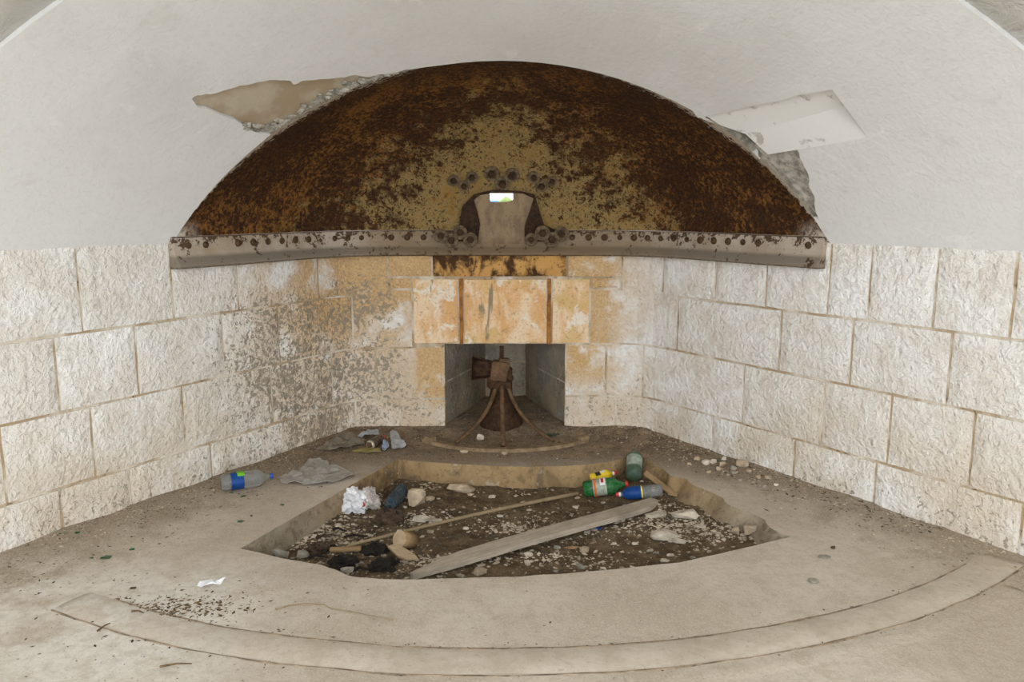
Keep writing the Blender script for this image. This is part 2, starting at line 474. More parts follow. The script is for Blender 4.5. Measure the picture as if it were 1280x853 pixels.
def block(u0, u1, lo, hi, parent, mat, proud=.014, gap=.007, name='stone_block'):
    u0 += gap; u1 -= gap
    nu = max(4, min(9, int((u1 - u0) / .07) + 2)); nv = 5
    seed = random.random() * 100
    vs = []; fs = []
    # outer ring sits in the mortar, the face stands proud with worn arrises
    for j in range(nv):
        for i in range(nu):
            a = i / (nu - 1); b = j / (nv - 1)
            a = .5 + .5 * math.copysign(abs(2 * a - 1) ** .75, a - .5); b = .5 + .5 * math.copysign(abs(2 * b - 1) ** .75, b - .5)
            u = u0 + (u1 - u0) * a
            z0 = lo(u) + gap; z1 = hi(u) - gap
            z = z0 + (z1 - z0) * b
            edge = i in (0, nu - 1) or j in (0, nv - 1)
            w = .0045
            u += w * nz(seed, z * 9, i) ; z += w * nz(seed + 9, u * 9, j)
            d = proud * (.45 if edge else 1) + (0 if edge else .006 * nz(u * 7, z * 7, seed))
            vs.append(on(u, d, z))
    fs = grid_faces(nu, nv)
    rim = [i for i in range(nu)] + [j * nu + nu - 1 for j in range(1, nv)] + [(nv - 1) * nu + i for i in range(nu - 2, -1, -1)] + [j * nu for j in range(nv - 2, 0, -1)]
    n0 = len(vs)
    for r in rim:
        v = vs[r]; uu = v.copy(); vs.append(uu)
    cen = sum((vs[r] for r in rim), Vector()) / len(rim)
    um = (u0 + u1) / 2; nn = path(um)[1]
    for k in range(len(rim)):
        vs[n0 + k] = vs[n0 + k] - Vector((nn.x, nn.y, 0)) * (proud * .45 + .012)
    L = len(rim)
    fs += [(rim[k], n0 + k, n0 + (k + 1) % L, rim[(k + 1) % L]) for k in range(L)]
    return mesh_from(name, vs, fs, mat, parent, smooth=False)
def parent_for(u):
    return wall_left if u < UC1 else wall_right if u > UC2 else wall_back
def row(pxs, lo, hi, mat='stone', proud=.014):
    um = 0
    for a, b in zip(pxs[:-1], pxs[1:]):
        ua = a if isinstance(a, float) else u_at(a, zmid(lo, hi, a)); ub = b if isinstance(b, float) else u_at(b, zmid(lo, hi, b))
        block(ua, ub, lo, hi, parent_for((ua + ub) / 2), M[mat], proud + random.uniform(-.004, .005))
def zmid(lo, hi, px):
    u = UTOT * (px + 200) / 1680; u = max(0, min(UTOT, u)); return (lo(u) + hi(u)) / 2
k_ = lambda v: (lambda u: v)
row([.3, .95, -50, 100, 215, 297, 398, 485], J1, TOP)
row([485, 540], k_(1.066), TOP, 'stone', .03)
row([540, 709], k_(1.066), TOP, 'rustlintel', .03)
row([709, 778], k_(1.066), TOP, 'stone', .03)
row([778, 829, 895, 958, 1037, 1088, 1170, 1268, UTOT - .75, UTOT - .1], J1, TOP)
row([.1, .75, -35, 71, 171, 279, 349, 441], J2, J1)
row([441, 516], J2, k_(.982))
row([487, 515], k_(.984), k_(1.064))
row([516, 574], k_(.607), k_(1.056), 'lintel', .012)
row([579, 684], k_(.607), k_(1.056), 'lintel', .018)
row([689, 738], k_(.607), k_(1.056), 'lintel', .012)
row([738, 847], J2, k_(.985))
row([739, 776], k_(.987), k_(1.064))
row([847, 975, 1064, 1187, 1300, UTOT - .5], J2, J1)
row([.3, .95, 5, 117, 230, 341, 416, 470], J3, J2)
row([470, uN0], J3, J2); row([uN1, 757, 804, 929, 1028, 1112, 1215, 1315, UTOT - .35], J3, J2)
row([.1, .6, -60, 78, 163, 265, 371, 445, 500, uN0], BOT, J3)
row([uN1, 770, 848, 890, 991, 1092, 1181, 1275, UTOT - .6, UTOT - .1], BOT, J3)
# rusty iron bars set in the two joints of the lintel
for px in (576.5, 686.5):
    p = at_y(px, 390, YB - .012)
    bm = bmesh.new(); box(bm, (p.x, YB - .008, .832), (.022, .03, .45))
    obj('iron_bar', bm, M['rustbar'], wall_back)

# niche behind the gun mount
npl = [Vector((NX0 - .03, YB + .004)), Vector((-.215, NYB)), Vector((.11, NYB)), Vector((NX1 + .03, YB + .004))]
vs = [Vector((p.x, p.y, z)) for z in (-.1, NZ1 + .03) for p in npl]
niche = struct(mesh_from('wall_niche', vs, [(0, 1, 5, 4), (1, 2, 6, 5), (2, 3, 7, 6), (4, 5, 6, 7)], M['mortar']), 'low splayed gun niche in the end wall, shaded stone inside', 'wall')
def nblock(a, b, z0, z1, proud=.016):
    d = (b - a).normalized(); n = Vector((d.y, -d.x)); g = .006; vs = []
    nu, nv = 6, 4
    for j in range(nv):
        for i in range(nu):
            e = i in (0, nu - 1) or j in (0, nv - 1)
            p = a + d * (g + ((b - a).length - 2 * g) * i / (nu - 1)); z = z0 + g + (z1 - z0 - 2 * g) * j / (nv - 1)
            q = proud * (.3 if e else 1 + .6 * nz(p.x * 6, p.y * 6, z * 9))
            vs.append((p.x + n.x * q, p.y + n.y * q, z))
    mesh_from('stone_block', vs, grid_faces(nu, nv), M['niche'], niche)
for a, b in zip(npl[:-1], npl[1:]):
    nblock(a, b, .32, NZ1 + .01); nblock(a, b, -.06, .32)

# ------------------------------------------------------------------ vault
KR = .93 / 1.743
SIN0 = 2 * KR / (1 + KR * KR)          # sin of the half angle of the segmental vault
PHI0 = math.asin(SIN0)
def vsec(y):
    xl, xr = wl_x(y), wr_x(y); W = (xr - xl) / 2; R = W / SIN0
    return (xl + xr) / 2, SPR - R * math.cos(PHI0), R
def vpt(phi, y, off=0.):
    xc, zc, R = vsec(y); R += off
    return Vector((xc + R * math.sin(phi), y, zc + R * math.cos(phi)))
def v_at(px, py):
    d = ray(px, py); lo = None
    f = lambda t: (lambda P: ((P.x - vsec(P.y)[0]) ** 2 + (P.z - vsec(P.y)[1]) ** 2) - vsec(P.y)[2] ** 2)(ORG + d * t)
    a, b = .3, 5.6
    while b < 6.6 and f(b) < 0: b += .1
    for _ in range(50):
        m = (a + b) / 2
        if f(m) < 0: a = m
        else: b = m
    P = ORG + d * a; xc, zc, R = vsec(P.y)
    return math.atan2(P.x - xc, P.z - zc), P.y
def dense(pts, n=4, jit=.0, closed=True):
    out = []
    L = len(pts)
    for i in range(L if closed else L - 1):
        a, b = pts[i], pts[(i + 1) % L]
        for k in range(n):
            t = k / n; out.append((a[0] + (b[0] - a[0]) * t + random.uniform(-jit, jit) * (k > 0), a[1] + (b[1] - a[1]) * t + random.uniform(-jit, jit) * (k > 0)))
    if not closed: out.append(pts[-1])
    return out
DMG_L = [(240, 124), (247, 119), (262, 118), (280, 113), (300, 107), (322, 103), (345, 100), (362, 101), (367, 106), (378, 101), (400, 99), (425, 97), (445, 94), (462, 96), (480, 93), (505, 88), (532, 84), (540, 92), (480, 115), (400, 160), (352, 178), (345, 168), (325, 167), (310, 162), (297, 152), (285, 147), (264, 138), (247, 134)]
REC = [(870, 149), (935, 134), (985, 124), (992, 120), (1010, 117), (1040, 112), (1062, 141), (1085, 172), (1030, 181), (996, 187), (960, 190), (930, 190), (890, 165)]
DMG_R = [(950, 180), (958, 180), (970, 188), (980, 186), (996, 187), (1003, 203), (1011, 220), (1012, 235), (1018, 245), (1019, 262), (1023, 275), (1006, 268), (985, 240), (955, 205), (940, 186)]
YE = (v_at(75, 0)[1] + v_at(0, 55)[1] + v_at(1190, 0)[1] + v_at(1280, 70)[1]) / 4
def vault_mesh(y0, y1, dphi, dy, holes, off=0., keep=None):
    """triangulated patch of the vault in (angle, depth) with polygons cut out, or kept"""
    pts = []; edges = []
    ny = int((y1 - y0) / dy) + 1; np_ = int(2 * PHI0 / dphi) + 1
    for j in range(ny + 1):
        for i in range(np_ + 1):
            pts.append(Vector((-PHI0 + 2 * PHI0 * i / np_, y0 + (y1 - y0) * j / ny)))
    for h in holes:
        b = len(pts); pts += [Vector(p) for p in h]
        edges += [(b + i, b + (i + 1) % len(h)) for i in range(len(h))]
    # the arch line as a constraint
    vco, _, fcs, *_r = delaunay_2d_cdt(pts, edges, [], 0, 1e-6)
    vs = [vpt(v.x, v.y, off) for v in vco]; fs = []
    for f in fcs:
        c = sum((vco[i] for i in f), Vector((0, 0))) / len(f)
        ins = any(inside(c, h) for h in holes)
        if c.y > y1 + 1e-6 or c.y < y0: continue
        if ins != bool(keep): continue
        fs.append(tuple(f))
    used = sorted({i for f in fs for i in f}); mp = {a: k for k, a in enumerate(used)}
    return [vs[i] for i in used], [tuple(mp[i] for i in f) for f in fs]
hL = [v_at(*p) for p in dense(DMG_L, 3, .9)]
hR = [v_at(*p) for p in dense(DMG_R, 3, .9)]
hC = [v_at(*p) for p in dense(REC, 3, .15)]
clampY = lambda h: [(a, min(y, YARCH + .03)) for a, y in h]
hL, hR, hC = clampY(hL), clampY(hR), clampY(hC)
vs, fs = vault_mesh(YE, YARCH, .05, .12, [hL, hR, hC])
ceil = struct(mesh_from('ceiling', vs, fs, M['plaster'], smooth=False), 'white plastered segmental vault over the casemate with plaster broken away beside the hood', 'ceiling')
bm = bmesh.new(); bm.from_mesh(ceil.data)
for f in bm.faces:
    if f.normal.z > 0: f.normal_flip()
bm.to_mesh(ceil.data); bm.free()
sd = ceil.modifiers.new('thickness', 'SOLIDIFY'); sd.thickness = .022; sd.offset = -1
# coats exposed under the lost plaster
vs, fs = vault_mesh(YE, YARCH + .03, .03, .05, [hL], .021, True)
for v in vs: v.z += .004 * fbm(v.x, v.y, v.z, 12)
exp_l = mesh_from('render_coat', vs, fs, M['render'], ceil, smooth=True)
vs, fs = vault_mesh(YE, YARCH + .03, .03, .05, [hR], .024, True)
for v in vs: v += Vector((.6, 0, .8)) * (.012 * fbm(v.x, v.y, v.z, 18))
mesh_from('rubble_core', vs, fs, M['rubblegrey'], ceil)
# the cut-back panel: two plaster facets meeting in a crease
def facet(q, offs, nm):
    n, m = 9, 7; vs = []
    for j in range(m):
        for i in range(n):
            a, b = i / (n - 1), j / (m - 1)
            f = lambda k: (q[0][k] * (1 - a) + q[1][k] * a) * (1 - b) + (q[3][k] * (1 - a) + q[2][k] * a) * b
            o = (offs[0] * (1 - a) + offs[1] * a) * (1 - b) + (offs[3] * (1 - a) + offs[2] * a) * b
            ph, y = v_at(f(0), f(1)); vs.append(vpt(ph, min(y, YARCH + .03), o))
    mesh_from(nm, vs, grid_faces(n, m), M['patch'], ceil, smooth=True)
facet([(868, 147.5), (1040, 111.5), (1064, 142), (930, 170)], [.008, .045, .07, .012], 'plaster_panel')
facet([(930, 170), (1064, 142), (1086, 173), (960, 193)], [.012, .07, -.001, -.001], 'plaster_panel')
# rubble stones bedded along the hood in the left-hand break
bm = bmesh.new(); rr = random.Random(3)
line = [(302, 160), (325, 163), (345, 162), (365, 150), (395, 132), (425, 117), (450, 106), (480, 97), (505, 91), (522, 88)]
for k in range(150):
    t = rr.random() * (len(line) - 1.001); i = int(t); a, b = line[i], line[i + 1]; t -= i
    w = 7 if i > 1 else 5
    if i > 6: w = 3
    px = a[0] + (b[0] - a[0]) * t + rr.uniform(-w, w); py = a[1] + (b[1] - a[1]) * t + rr.uniform(-w, w) * .7
    ph, y = v_at(px, py); y = min(y, YARCH - .005); c = vpt(ph, y, .012)
    r = rr.uniform(.008, .02)
    ic = bmesh.ops.create_icosphere(bm, subdivisions=1, radius=r, matrix=Matrix.Translation(c) @ Matrix.Rotation(rr.random() * 6, 4, 'Z') @ Matrix.Diagonal((1.4, 1, .7, 1)))
    for v in ic['verts']: v.co += noise.random_unit_vector() * r * .22
o = obj('rubble_strip', bm, M['rubblegrey'], ceil); o['kind'] = 'stuff'

YREAR = -.7
# gallery behind and above the camera, cut short and open to let skylight in
vs = []; fs = []
ys = [YARCH + .01, YE + .1, YE + .005, YE - .2, YE - .5, YF]
prof = [(-PHI0 + 2 * PHI0 * i / 40) for i in range(41)]
for q, y in enumerate(ys): vs += [vpt(p, y, (.13, .13, .020, .020, .022, .024)[q]) for p in prof]
xs = [vpt(p, YF, .024) for p in prof]
for y in (0., YREAR): vs += [Vector((v.x, y, v.z)) for v in xs]
fs = grid_faces(41, 8)
struct(mesh_from('ceiling_gallery', vs, fs, M['gallery'], smooth=True), 'rough grey gallery vault meeting the white vault at its outer corners', 'ceiling')
for sgn, nm in ((-1, 'left'), (1, 'right')):
    x = wl_x(YF) - .03 if sgn < 0 else wr_x(YF) + .03
    vs = [(x, YF, -.1), (x, YREAR, -.1), (x, YREAR, 1.42), (x, YF, 1.42)]
    struct(mesh_from('wall_gallery_' + nm, vs, [(0, 1, 2, 3)], M['gallery']), 'plain grey gallery wall next to the open end, %s' % ('on the pitted wall side' if sgn < 0 else 'on the clean wall side'), 'wall')

# ------------------------------------------------------------------ iron hood
hood = thing('iron_hood', (-.06, YB - .05, 1.21), 'great rusted iron half-dome hood riveted above the gun niche', 'armour hood')
HI = hood.matrix_world.inverted() if False else Matrix.Translation((.06, -(YB - .05), -1.21))
def hobj(name, vs, fs, mat, parent=None, smooth=False):
    if parent is None: return mesh_from(name, [Vector(v) + Vector((.06, -(YB - .05), -1.21)) for v in vs], fs, mat, hood, smooth)
uL, uR = u_at(214, 1.28), u_at(1032, 1.28)
ZB = 1.372
NT, NS = 120, 40
def hood_pt(t, s, off=0.):
    A = vpt(-PHI0 + 2 * PHI0 * t, YARCH - .004, .004)
    u = uL + (uR - uL) * t
    # smooth curved foot: average of the wall plan
    B = sum((on(u + d, .03, ZB) for d in (-.3, -.15, 0, .15, .3)), Vector()) / 5
    if t < .08 or t > .92:
        k = sm(min(t, 1 - t), 0, .08); B = on(u, .03, ZB).lerp(B, k)
    q = s * PI / 2; e = math.sin(q); c = math.cos(q)
    z = B.z + (A.z - B.z) * c if A.z > B.z else A.z + (B.z - A.z) * s
    return Vector((A.x + (B.x - A.x) * (e * .75 + s * .25), A.y + (B.y - A.y) * e, z + off))
PORT = [(573, 309), (579, 288), (584, 262), (597, 243), (655, 242), (668, 262), (672, 285), (678, 309)]
def hood_part(name, s0, s1, ns, mat, off):
    vs = []; fs = []; At = []; Ac = []
    for j in range(ns):
        s = s0 + (s1 - s0) * j / (ns - 1)
        for i in range(NT):
            t = i / (NT - 1); vs.append(hood_pt(t, s, off)); At.append(t); Ac.append(s)
    for f in grid_faces(NT, ns):
        c = sum((vs[k] for k in f), Vector()) / 4
        if c.y > 5.0 and inside(proj(c), PORT): continue
        fs.append(f)
    o = hobj(name, vs, fs, mat, smooth=True)
    for nm, d in (('along', At), ('across', Ac)):
        a = o.data.attributes.new(nm, 'FLOAT', 'POINT'); a.data.foreach_set('value', d)
    return o
SEAM = .36
# NB attributes are made after from_pydata, vertex order is kept
hood_part('outer_plate', 0, SEAM, 16, M['iron'], 0.)
hood_part('inner_plate', SEAM - .02, 1, 40, M['iron_in'], .012)
# rim ring that backs onto the plaster
vs = []
for o_ in (.004, .16):
    for i in range(81):
        ph = -PHI0 + 2 * PHI0 * i / 80; vs.append(vpt(ph, YARCH - .002, o_))
hobj('rim', vs, grid_faces(81, 2), M['rubblecore'])
# bvh for placing bolts
_v = []; _f = []
for j in range(NS):
    for i in range(NT): _v.append(hood_pt(i / (NT - 1), j / (NS - 1), .006))
HB = BVHTree.FromPolygons(_v, grid_faces(NT, NS))
def hood_hit(px, py):
    r = HB.ray_cast(ORG, ray(px, py)); return r[0], (r[1] if r[1].dot(ray(px, py)) < 0 else -r[1])
# flange
FP = [(-.03, ZB + .012), (.036, ZB + .006), (.042, 1.352), (.040, 1.312), (.048, 1.297), (.060, 1.27), (.082, 1.245), (.090, 1.232), (.086, 1.219), (.070, 1.214), (-.02, 1.214)]
nu = 90; vs = []
def foot(u, off, z):
    t = (u - uL) / (uR - uL); B = hood_pt(t, 1.)
    n = (on(u, 1, 0) - on(u, 0, 0)); return Vector((B.x + n.x * (off - .03), B.y + n.y * (off - .03), z))
for q, (o_, z) in enumerate(FP):
    for i in range(nu):
        u = uL + (uR - uL) * i / (nu - 1)
        vs.append(foot(u, o_, z + .0015 * nz(u * 9, q, 3)))
fs = grid_faces(nu, len(FP))
fs.append(tuple(q * nu for q in range(len(FP)))); fs.append(tuple(q * nu + nu - 1 for q in reversed(range(len(FP)))))
hobj('flange', vs, fs, M['flange'], smooth=False)
# rivets on the flange
bm = bmesh.new(); lathe(bm, [(.017, 0), (.0165, .004), (.013, .009), (.007, .012), (.001, .013)], 10)
riv = bpy.data.meshes.new('rivet'); bm.to_mesh(riv); bm.free(); riv.materials.append(M['rivet'])
OFF = Vector((.06, -(YB - .05), -1.21))
def place(me, name, p, n, roll=0., sc=1.):
    o = bpy.data.objects.new(name, me); C.objects.link(o); o.parent = hood
    q = Vector((0, 0, 1)).rotation_difference(n)
    o.rotation_mode = 'QUATERNION'; o.rotation_quaternion = q; o.location = p + OFF; o.scale = (sc,) * 3
    return o
nr = 42
for i in range(nr):
    u = uL + .09 + (uR - uL - .18) * i / (nr - 1)
    p = foot(u, .040, 1.335); px = proj(p)[0]
    if 540 < px < 712: continue
    n = on(u, 1, 0) - on(u, 0, 0)
    if random.random() < .08: continue
    place(riv, 'rivet', p, n, 0, random.uniform(1.05, 1.4))
# bolts: dished washer with a shank end
bm = bmesh.new(); lathe(bm, [(.030, -.03), (.044, .004), (.046, .014), (.042, .020), (.033, .017), (.030, .010), (.001, .008)], 18)
bwash = bpy.data.meshes.new('washer'); bm.to_mesh(bwash); bm.free(); bwash.materials.append(M['washer'])
bm = bmesh.new(); lathe(bm, [(.023, 0), (.023, .018), (.019, .026), (.001, .028)], 6)
bcore = bpy.data.meshes.new('shank'); bm.to_mesh(bcore); bm.free(); bcore.materials.append(M['boltcore'])
BOLTS = [(567, 225, .8), (590, 221, .8), (580, 232, .75), (615, 216, 1.), (640, 218, .95), (628, 229, 1.), (667, 221, .85), (690, 226, .7), (677, 232, .85),
         (551, 295, .9), (575, 291, .95), (564, 301, .95), (588, 300, .95), (664, 300, .85), (678, 292, 1.), (690, 300, 1.), (702, 293, 1.)]
def rot_to(n): return Vector((0, 0, 1)).rotation_difference(n)
for px, py, sc in BOLTS:
    if py < 260: p, n = hood_hit(px, py)
    else:
        p = at_y(px, py, YB - .10); u = u_at(px, 1.3); n = Vector((0, -1, .1)).normalized(); p = Vector((p.x, YB - .085, p.z))
    w = place(bwash, 'bolt', p, n, 0, sc * 1.12)
    s_ = bpy.data.objects.new('bolt_shank', bcore); C.objects.link(s_); s_.parent = w; s_.location = (0, 0, .008)
# port frame and plug (leaning plates)
def plate(px, py, d=0.):
    z = at_y(px, py, 5.36).z; Y = 5.385 - (z - 1.27) * .20 - d
    return at_y(px, py, Y)
def slab(name, poly, d, th, mat, hole=None):
    pts = [plate(*p, d) for p in poly]
    bm = bmesh.new()
    if hole:
        hp = [plate(*p, d) for p in hole]
        a2 = [Vector((p.x, p.z)) for p in pts]; b2 = [Vector((p.x, p.z)) for p in hp]; n = len(a2); m = len(b2)
        ed = [(i, (i + 1) % n) for i in range(n)] + [(n + i, n + (i + 1) % m) for i in range(m)]
        vc, _, fc, *_r = delaunay_2d_cdt(a2 + b2, ed, [], 0, 1e-7)
        A = [tuple(v) for v in a2]; B = [tuple(v) for v in b2]
        V = [bm.verts.new((v.x, 5.385 - (v.y - 1.27) * .20 - d, v.y)) for v in vc]
        for f in fc:
            c = sum((vc[i] for i in f), Vector((0, 0))) / 3
            if inside(c, A) and not inside(c, B): bm.faces.new([V[i] for i in f])
    else:
        bm.faces.new([bm.verts.new(p) for p in pts])
    r = bmesh.ops.extrude_face_region(bm, geom=bm.faces[:])
    bmesh.ops.translate(bm, vec=(0, th, 0), verts=[e for e in r['geom'] if isinstance(e, bmesh.types.BMVert)])
    bmesh.ops.recalc_face_normals(bm, faces=bm.faces)
    bmesh.ops.translate(bm, vec=OFF, verts=bm.verts)
    return obj(name, bm, mat, hood)
fr_out = [(556, 306), (566, 300), (573, 284), (578, 258), (592, 243), (604, 240), (616, 237), (636, 238), (651, 239), (668, 243), (674, 262), (680, 281), (696, 288), (704, 305), (690, 311), (640, 312), (575, 311)]
pl_out = [(596, 307), (598, 295), (600, 280), (596, 262), (592, 250), (600, 244), (612.5, 242), (612.5, 252.5), (634, 252.5), (641, 250), (641, 241.5), (654, 242), (667, 248), (663, 262), (656, 282), (656, 296), (659, 307)]
fr_in = [(596, 307), (598, 295), (600, 280), (596, 262), (592, 250), (600, 245), (611, 243), (612.5, 241), (641, 240.5), (654, 242), (667, 248), (663, 262), (656, 282), (656, 296), (659, 307)]
slab('port_frame', fr_out, .0, .05, M['darkiron'], fr_in)
pg = slab('port_plug', pl_out, .012, .07, M['plug'])
bv = pg.modifiers.new('bevel', 'BEVEL'); bv.width = .006; bv.segments = 2; bv.limit_method = 'ANGLE'

# ------------------------------------------------------------------ floor, pit
PIV = Vector((-.06, 6.03))
pit_front = [at_z(*p).xy for p in [(300, 686), (325, 691), (350, 697), (375, 702), (400, 706), (420, 712), (434, 719), (450, 722), (475, 724), (500, 725), (550, 724), (600, 722), (650, 721), (700, 718), (750, 714), (800, 709), (850, 703), (900, 692), (945, 682), (990, 671)]]
pit_back = [at_z(*p).xy for p in [(793, 567), (780, 573), (760, 578), (735, 581), (700, 583), (660, 584), (620, 583), (580, 581), (540, 578), (515, 576), (497, 574)]]
def edge_line(a, b, n, j):
    o = []
    for i in range(1, n):
        t = i / n; p = a.lerp(b, t); d = (b - a).normalized(); nn = Vector((d.y, -d.x))
        o.append(p + nn * j * fbm(p.x, p.y, 3, 5, 3))
    return o
pit_right = edge_line(pit_front[-1], pit_back[0], 34, .05)
pit_left = edge_line(pit_back[-1], pit_front[0], 22, .008)
fine_front = []
for a, b in zip(pit_front[:-1], pit_front[1:]):
    for t in (0, .5): p = a.lerp(b, t); fine_front.append(p + Vector((0, .006 * nz(p.x * 14, p.y * 14, 1))))
fine_front.append(pit_front[-1])
PIT = fine_front + pit_right + pit_back + pit_left
PITP = [tuple(p) for p in PIT]
def dist_left(x, y): return (x - wl_x(y)) * .86
def dist_right(x, y): return (wr_x(y) - x) * .83
def floor_z(x, y):
    z = .004 * fbm(x, y, 0, 2.2, 3)
    d = min(dist_left(x, y), dist_right(x, y), max(0, YB + .1 - y))
    if d > -.3 and y > 2.6:
        z += .03 * sm(d, .28, .0) * sm(y, 2.8, 4.2) * (.6 + .6 * nz(x * 3, y * 3, 5))
    if y > YB - .1: z += .015
    return z
def pit_z(x, y):
    z = -.135 + .022 * fbm(x, y, 7, 3.2, 4)
    # banked up on the right
    a, b = pit_front[-1], pit_back[0]; d = (b - a).normalized(); n = Vector((-d.y, d.x)); q = (Vector((x, y)) - a).dot(n)
    z += .05 * sm(q, .45, .0)
    z += .03 * sm(y, 3.75, 3.35)
    return z
def at_floor(px, py, fz=floor_z):
    z = 0.
    for _ in range(6):
        p = at_z(px, py, z); z = fz(p.x, p.y)
    return Vector((p.x, p.y, z))
outl = [(wl_x(YF) - .1, -.75), (wr_x(YF) + .1, -.75), (wr_x(YF) + .1, YF), (wr_x(YB) + .1, YB + .02), (NX1 + .02, YB + .02), (.16, NYB + .05), (-.26, NYB + .05), (NX0 - .02, YB + .02), (wl_x(YB) - .1, YB + .02), (wl_x(YF) - .1, YF)]
pts = [Vector(p) for p in outl]; ed = [(i, (i + 1) % len(outl)) for i in range(len(outl))]
b = len(pts); pts += PIT; ed += [(b + i, b + (i + 1) % len(PIT)) for i in range(len(PIT))]
y = -.6
while y < 6.3:
    st = .25 if y < 2.1 else .055
    x = -3.4
    while x < 3.5:
        if inside((x, y), outl) and not inside((x, y), PITP): pts.append(Vector((x + random.uniform(-.2, .2) * st, y + random.uniform(-.2, .2) * st)))
        x += st
    y += st
vco, _, fcs, *_r = delaunay_2d_cdt(pts, ed, [], 0, 1e-6)
fs = []
for f in fcs:
    c = sum((vco[i] for i in f), Vector((0, 0))) / 3
    if inside(c, outl) and not inside(c, PITP): fs.append(tuple(f))
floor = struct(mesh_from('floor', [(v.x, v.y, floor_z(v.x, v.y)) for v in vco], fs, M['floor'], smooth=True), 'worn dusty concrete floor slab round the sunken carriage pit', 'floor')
# faces of the pit
def pit_face(pl, lean, name):
    vs = []; n = len(pl); rows = (0, .3, .65, 1)
    for r in rows:
        for i, p in enumerate(pl):
            a = pl[max(i - 1, 0)]; c = pl[min(i + 1, n - 1)]; d = (c - a).normalized(); nn = Vector((-d.y, d.x))
            k = lean * r * (1 if 0 < i < n - 1 else .5) + ((.014 if lean < .1 else .045) * fbm(p.x, p.y, r * 2, 6, 3) if 0 < r < 1 else 0)
            z = floor_z(p.x, p.y) - .22 * r
            vs.append((p.x + nn.x * k, p.y + nn.y * k, z))
    return mesh_from(name, vs, grid_faces(n, len(rows)), M['pitwall'], floor, smooth=True)
pit_face(fine_front, .0, 'pit_edge')
pit_face([pit_front[-1]] + pit_right + [pit_back[0]], .14, 'pit_edge')
pit_face(pit_back, .005, 'pit_edge')
pit_face([pit_back[-1]] + pit_left + [pit_front[0]], .008, 'pit_edge')
# soil in the pit
nx, ny = 130, 90; vs = []
for j in range(ny):
    for i in range(nx):
        x = -1.7 + 3.4 * i / (nx - 1); y = 2.95 + 2.2 * j / (ny - 1)
        vs.append((x, y, pit_z(x, y) + .006 * fbm(x, y, 2, 22, 3)))
keep = []
for f in grid_faces(nx, ny):
    c = Vector(vs[f[0]]); 
    if any(inside((vs[k][0] + dx, vs[k][1] + dy), PITP) for k in f[:1] for dx, dy in ((0, 0), (.14, 0), (-.14, 0), (0, .14), (0, -.14))): keep.append(f)
soil = mesh_from('pit_soil', vs, keep, M['dirt'], floor, smooth=True)
soil['kind'] = 'stuff'; soil['label'] = 'dark brown soil and crushed plaster filling the sunken pit'

# unseen ground added behind to bounce daylight, and land beyond the slot
struct(mesh_from('ground', [(-40, -.75, -.02), (40, -.75, -.02), (40, -60, -.02), (-40, -60, -.02)], [(0, 3, 2, 1)], simple('bounce_ground', (.45, .42, .37), .95)), 'unseen pale ground behind the open end of the casemate, added to bounce daylight', 'ground')
def ridge(name, dist, base, amp, wid, mat, seed, label):
    n = 60; vs = []
    for i in range(n):
        x = (i / (n - 1) - .5) * wid; h = base + amp * fbm(x / wid * 6 + seed, seed, 0, 1, 4) + (9 * math.exp(-((x + 6) / 9) ** 2) if dist < 2000 else 0)
        for dy, hh in ((-dist * .12, -30), (-dist * .04, h * .55), (0, h), (dist * .15, -30)): vs.append((x, dist + dy, hh))
    fs = [(i * 4 + k, i * 4 + k + 1, i * 4 + 4 + k + 1, i * 4 + 4 + k) for i in range(n - 1) for k in range(3)]
    struct(mesh_from(name, vs, fs, mat, smooth=True), label, 'hill')
ridge('hill', 900, 1, 2, 300, simple('green_slope', (.10, .13, .02), .9, .3, .05), 2.3, 'green slope glimpsed through the slot in the embrasure plug')
ridge('mountain', 9000, 52, 14, 6000, simple('blue_far_hills', (.02, .10, .22), .9, .1, .01), 5.1, 'hazy blue far ridge glimpsed through the slot')  # distance haze painted into the ridge as blue

# curved gun track let into the floor
def arc_band(name, r0, r1, a0, a1, z, n, mat, parent=None, wob=.0, cen=PIV, soft=None):
    vs = []
    for q, (r, zz) in enumerate(((r0, -.02 if soft is None else 0.), (r0 + (soft or .006), z), (r1 - (soft or .006), z), (r1, -.02 if soft is None else 0.))):
        for i in range(n):
            a = a0 + (a1 - a0) * i / (n - 1)
            rr_ = r + wob * fbm(a * 8, q, 0, 2, 3)
            x = cen.x + rr_ * math.sin(a); y = cen.y - rr_ * math.cos(a)
            vs.append(Vector((x, y, zz + floor_z(x, y) * (soft is not None or q in (1, 2)))))
    fs = grid_faces(n, 4); fs += [(0, n, 2 * n, 3 * n), (4 * n - 1, 3 * n - 1, 2 * n - 1, n - 1)]
    return vs, fs
def dust_rail():
    k = NM('track_concrete', .92)
    m = k.noise(5, 5, .65, .3); f = k.noise(55, 4, .7); b = k.noise(1.4, 3)
    c = k.mix(k.step(m, .35, .65), (.56, .485, .395), (.47, .395, .31))
    ch = k.mul(k.step(k.x, -.6, -1.5), k.step(m, .42, .6))
    c = k.mix(k.mul(ch, .7), c, (.70, .66, .60))
    c = k.mix(k.step(k.noise(22, 5, .75, .3), .42, .66, 0, .36), c, (.36, .29, .21))
    c = k.mix(k.mul(k.step(f, .60, .68), .45), c, (.24, .185, .13))
    k.color(c).bump(m, .2, .01).bump(f, .3, .005); return k.m
M['track'] = dust_rail()
vs, fs = arc_band('t', 3.425, 3.585, -.50, .69, .006, 90, M['track'], wob=.006, soft=.035)
trk = thing('gun_track', (0, 2.6, 0), 'wide curved gun track raised above the floor slab, sweeping across in front of the pit', 'track')
mesh_from('track_band', [v - Vector((0, 2.6, 0)) for v in vs], fs, M['track'], trk, True)
vs, fs = arc_band('t', 3.60, 3.70, .12, .62, .003, 60, M['track'], wob=.012, soft=.04)
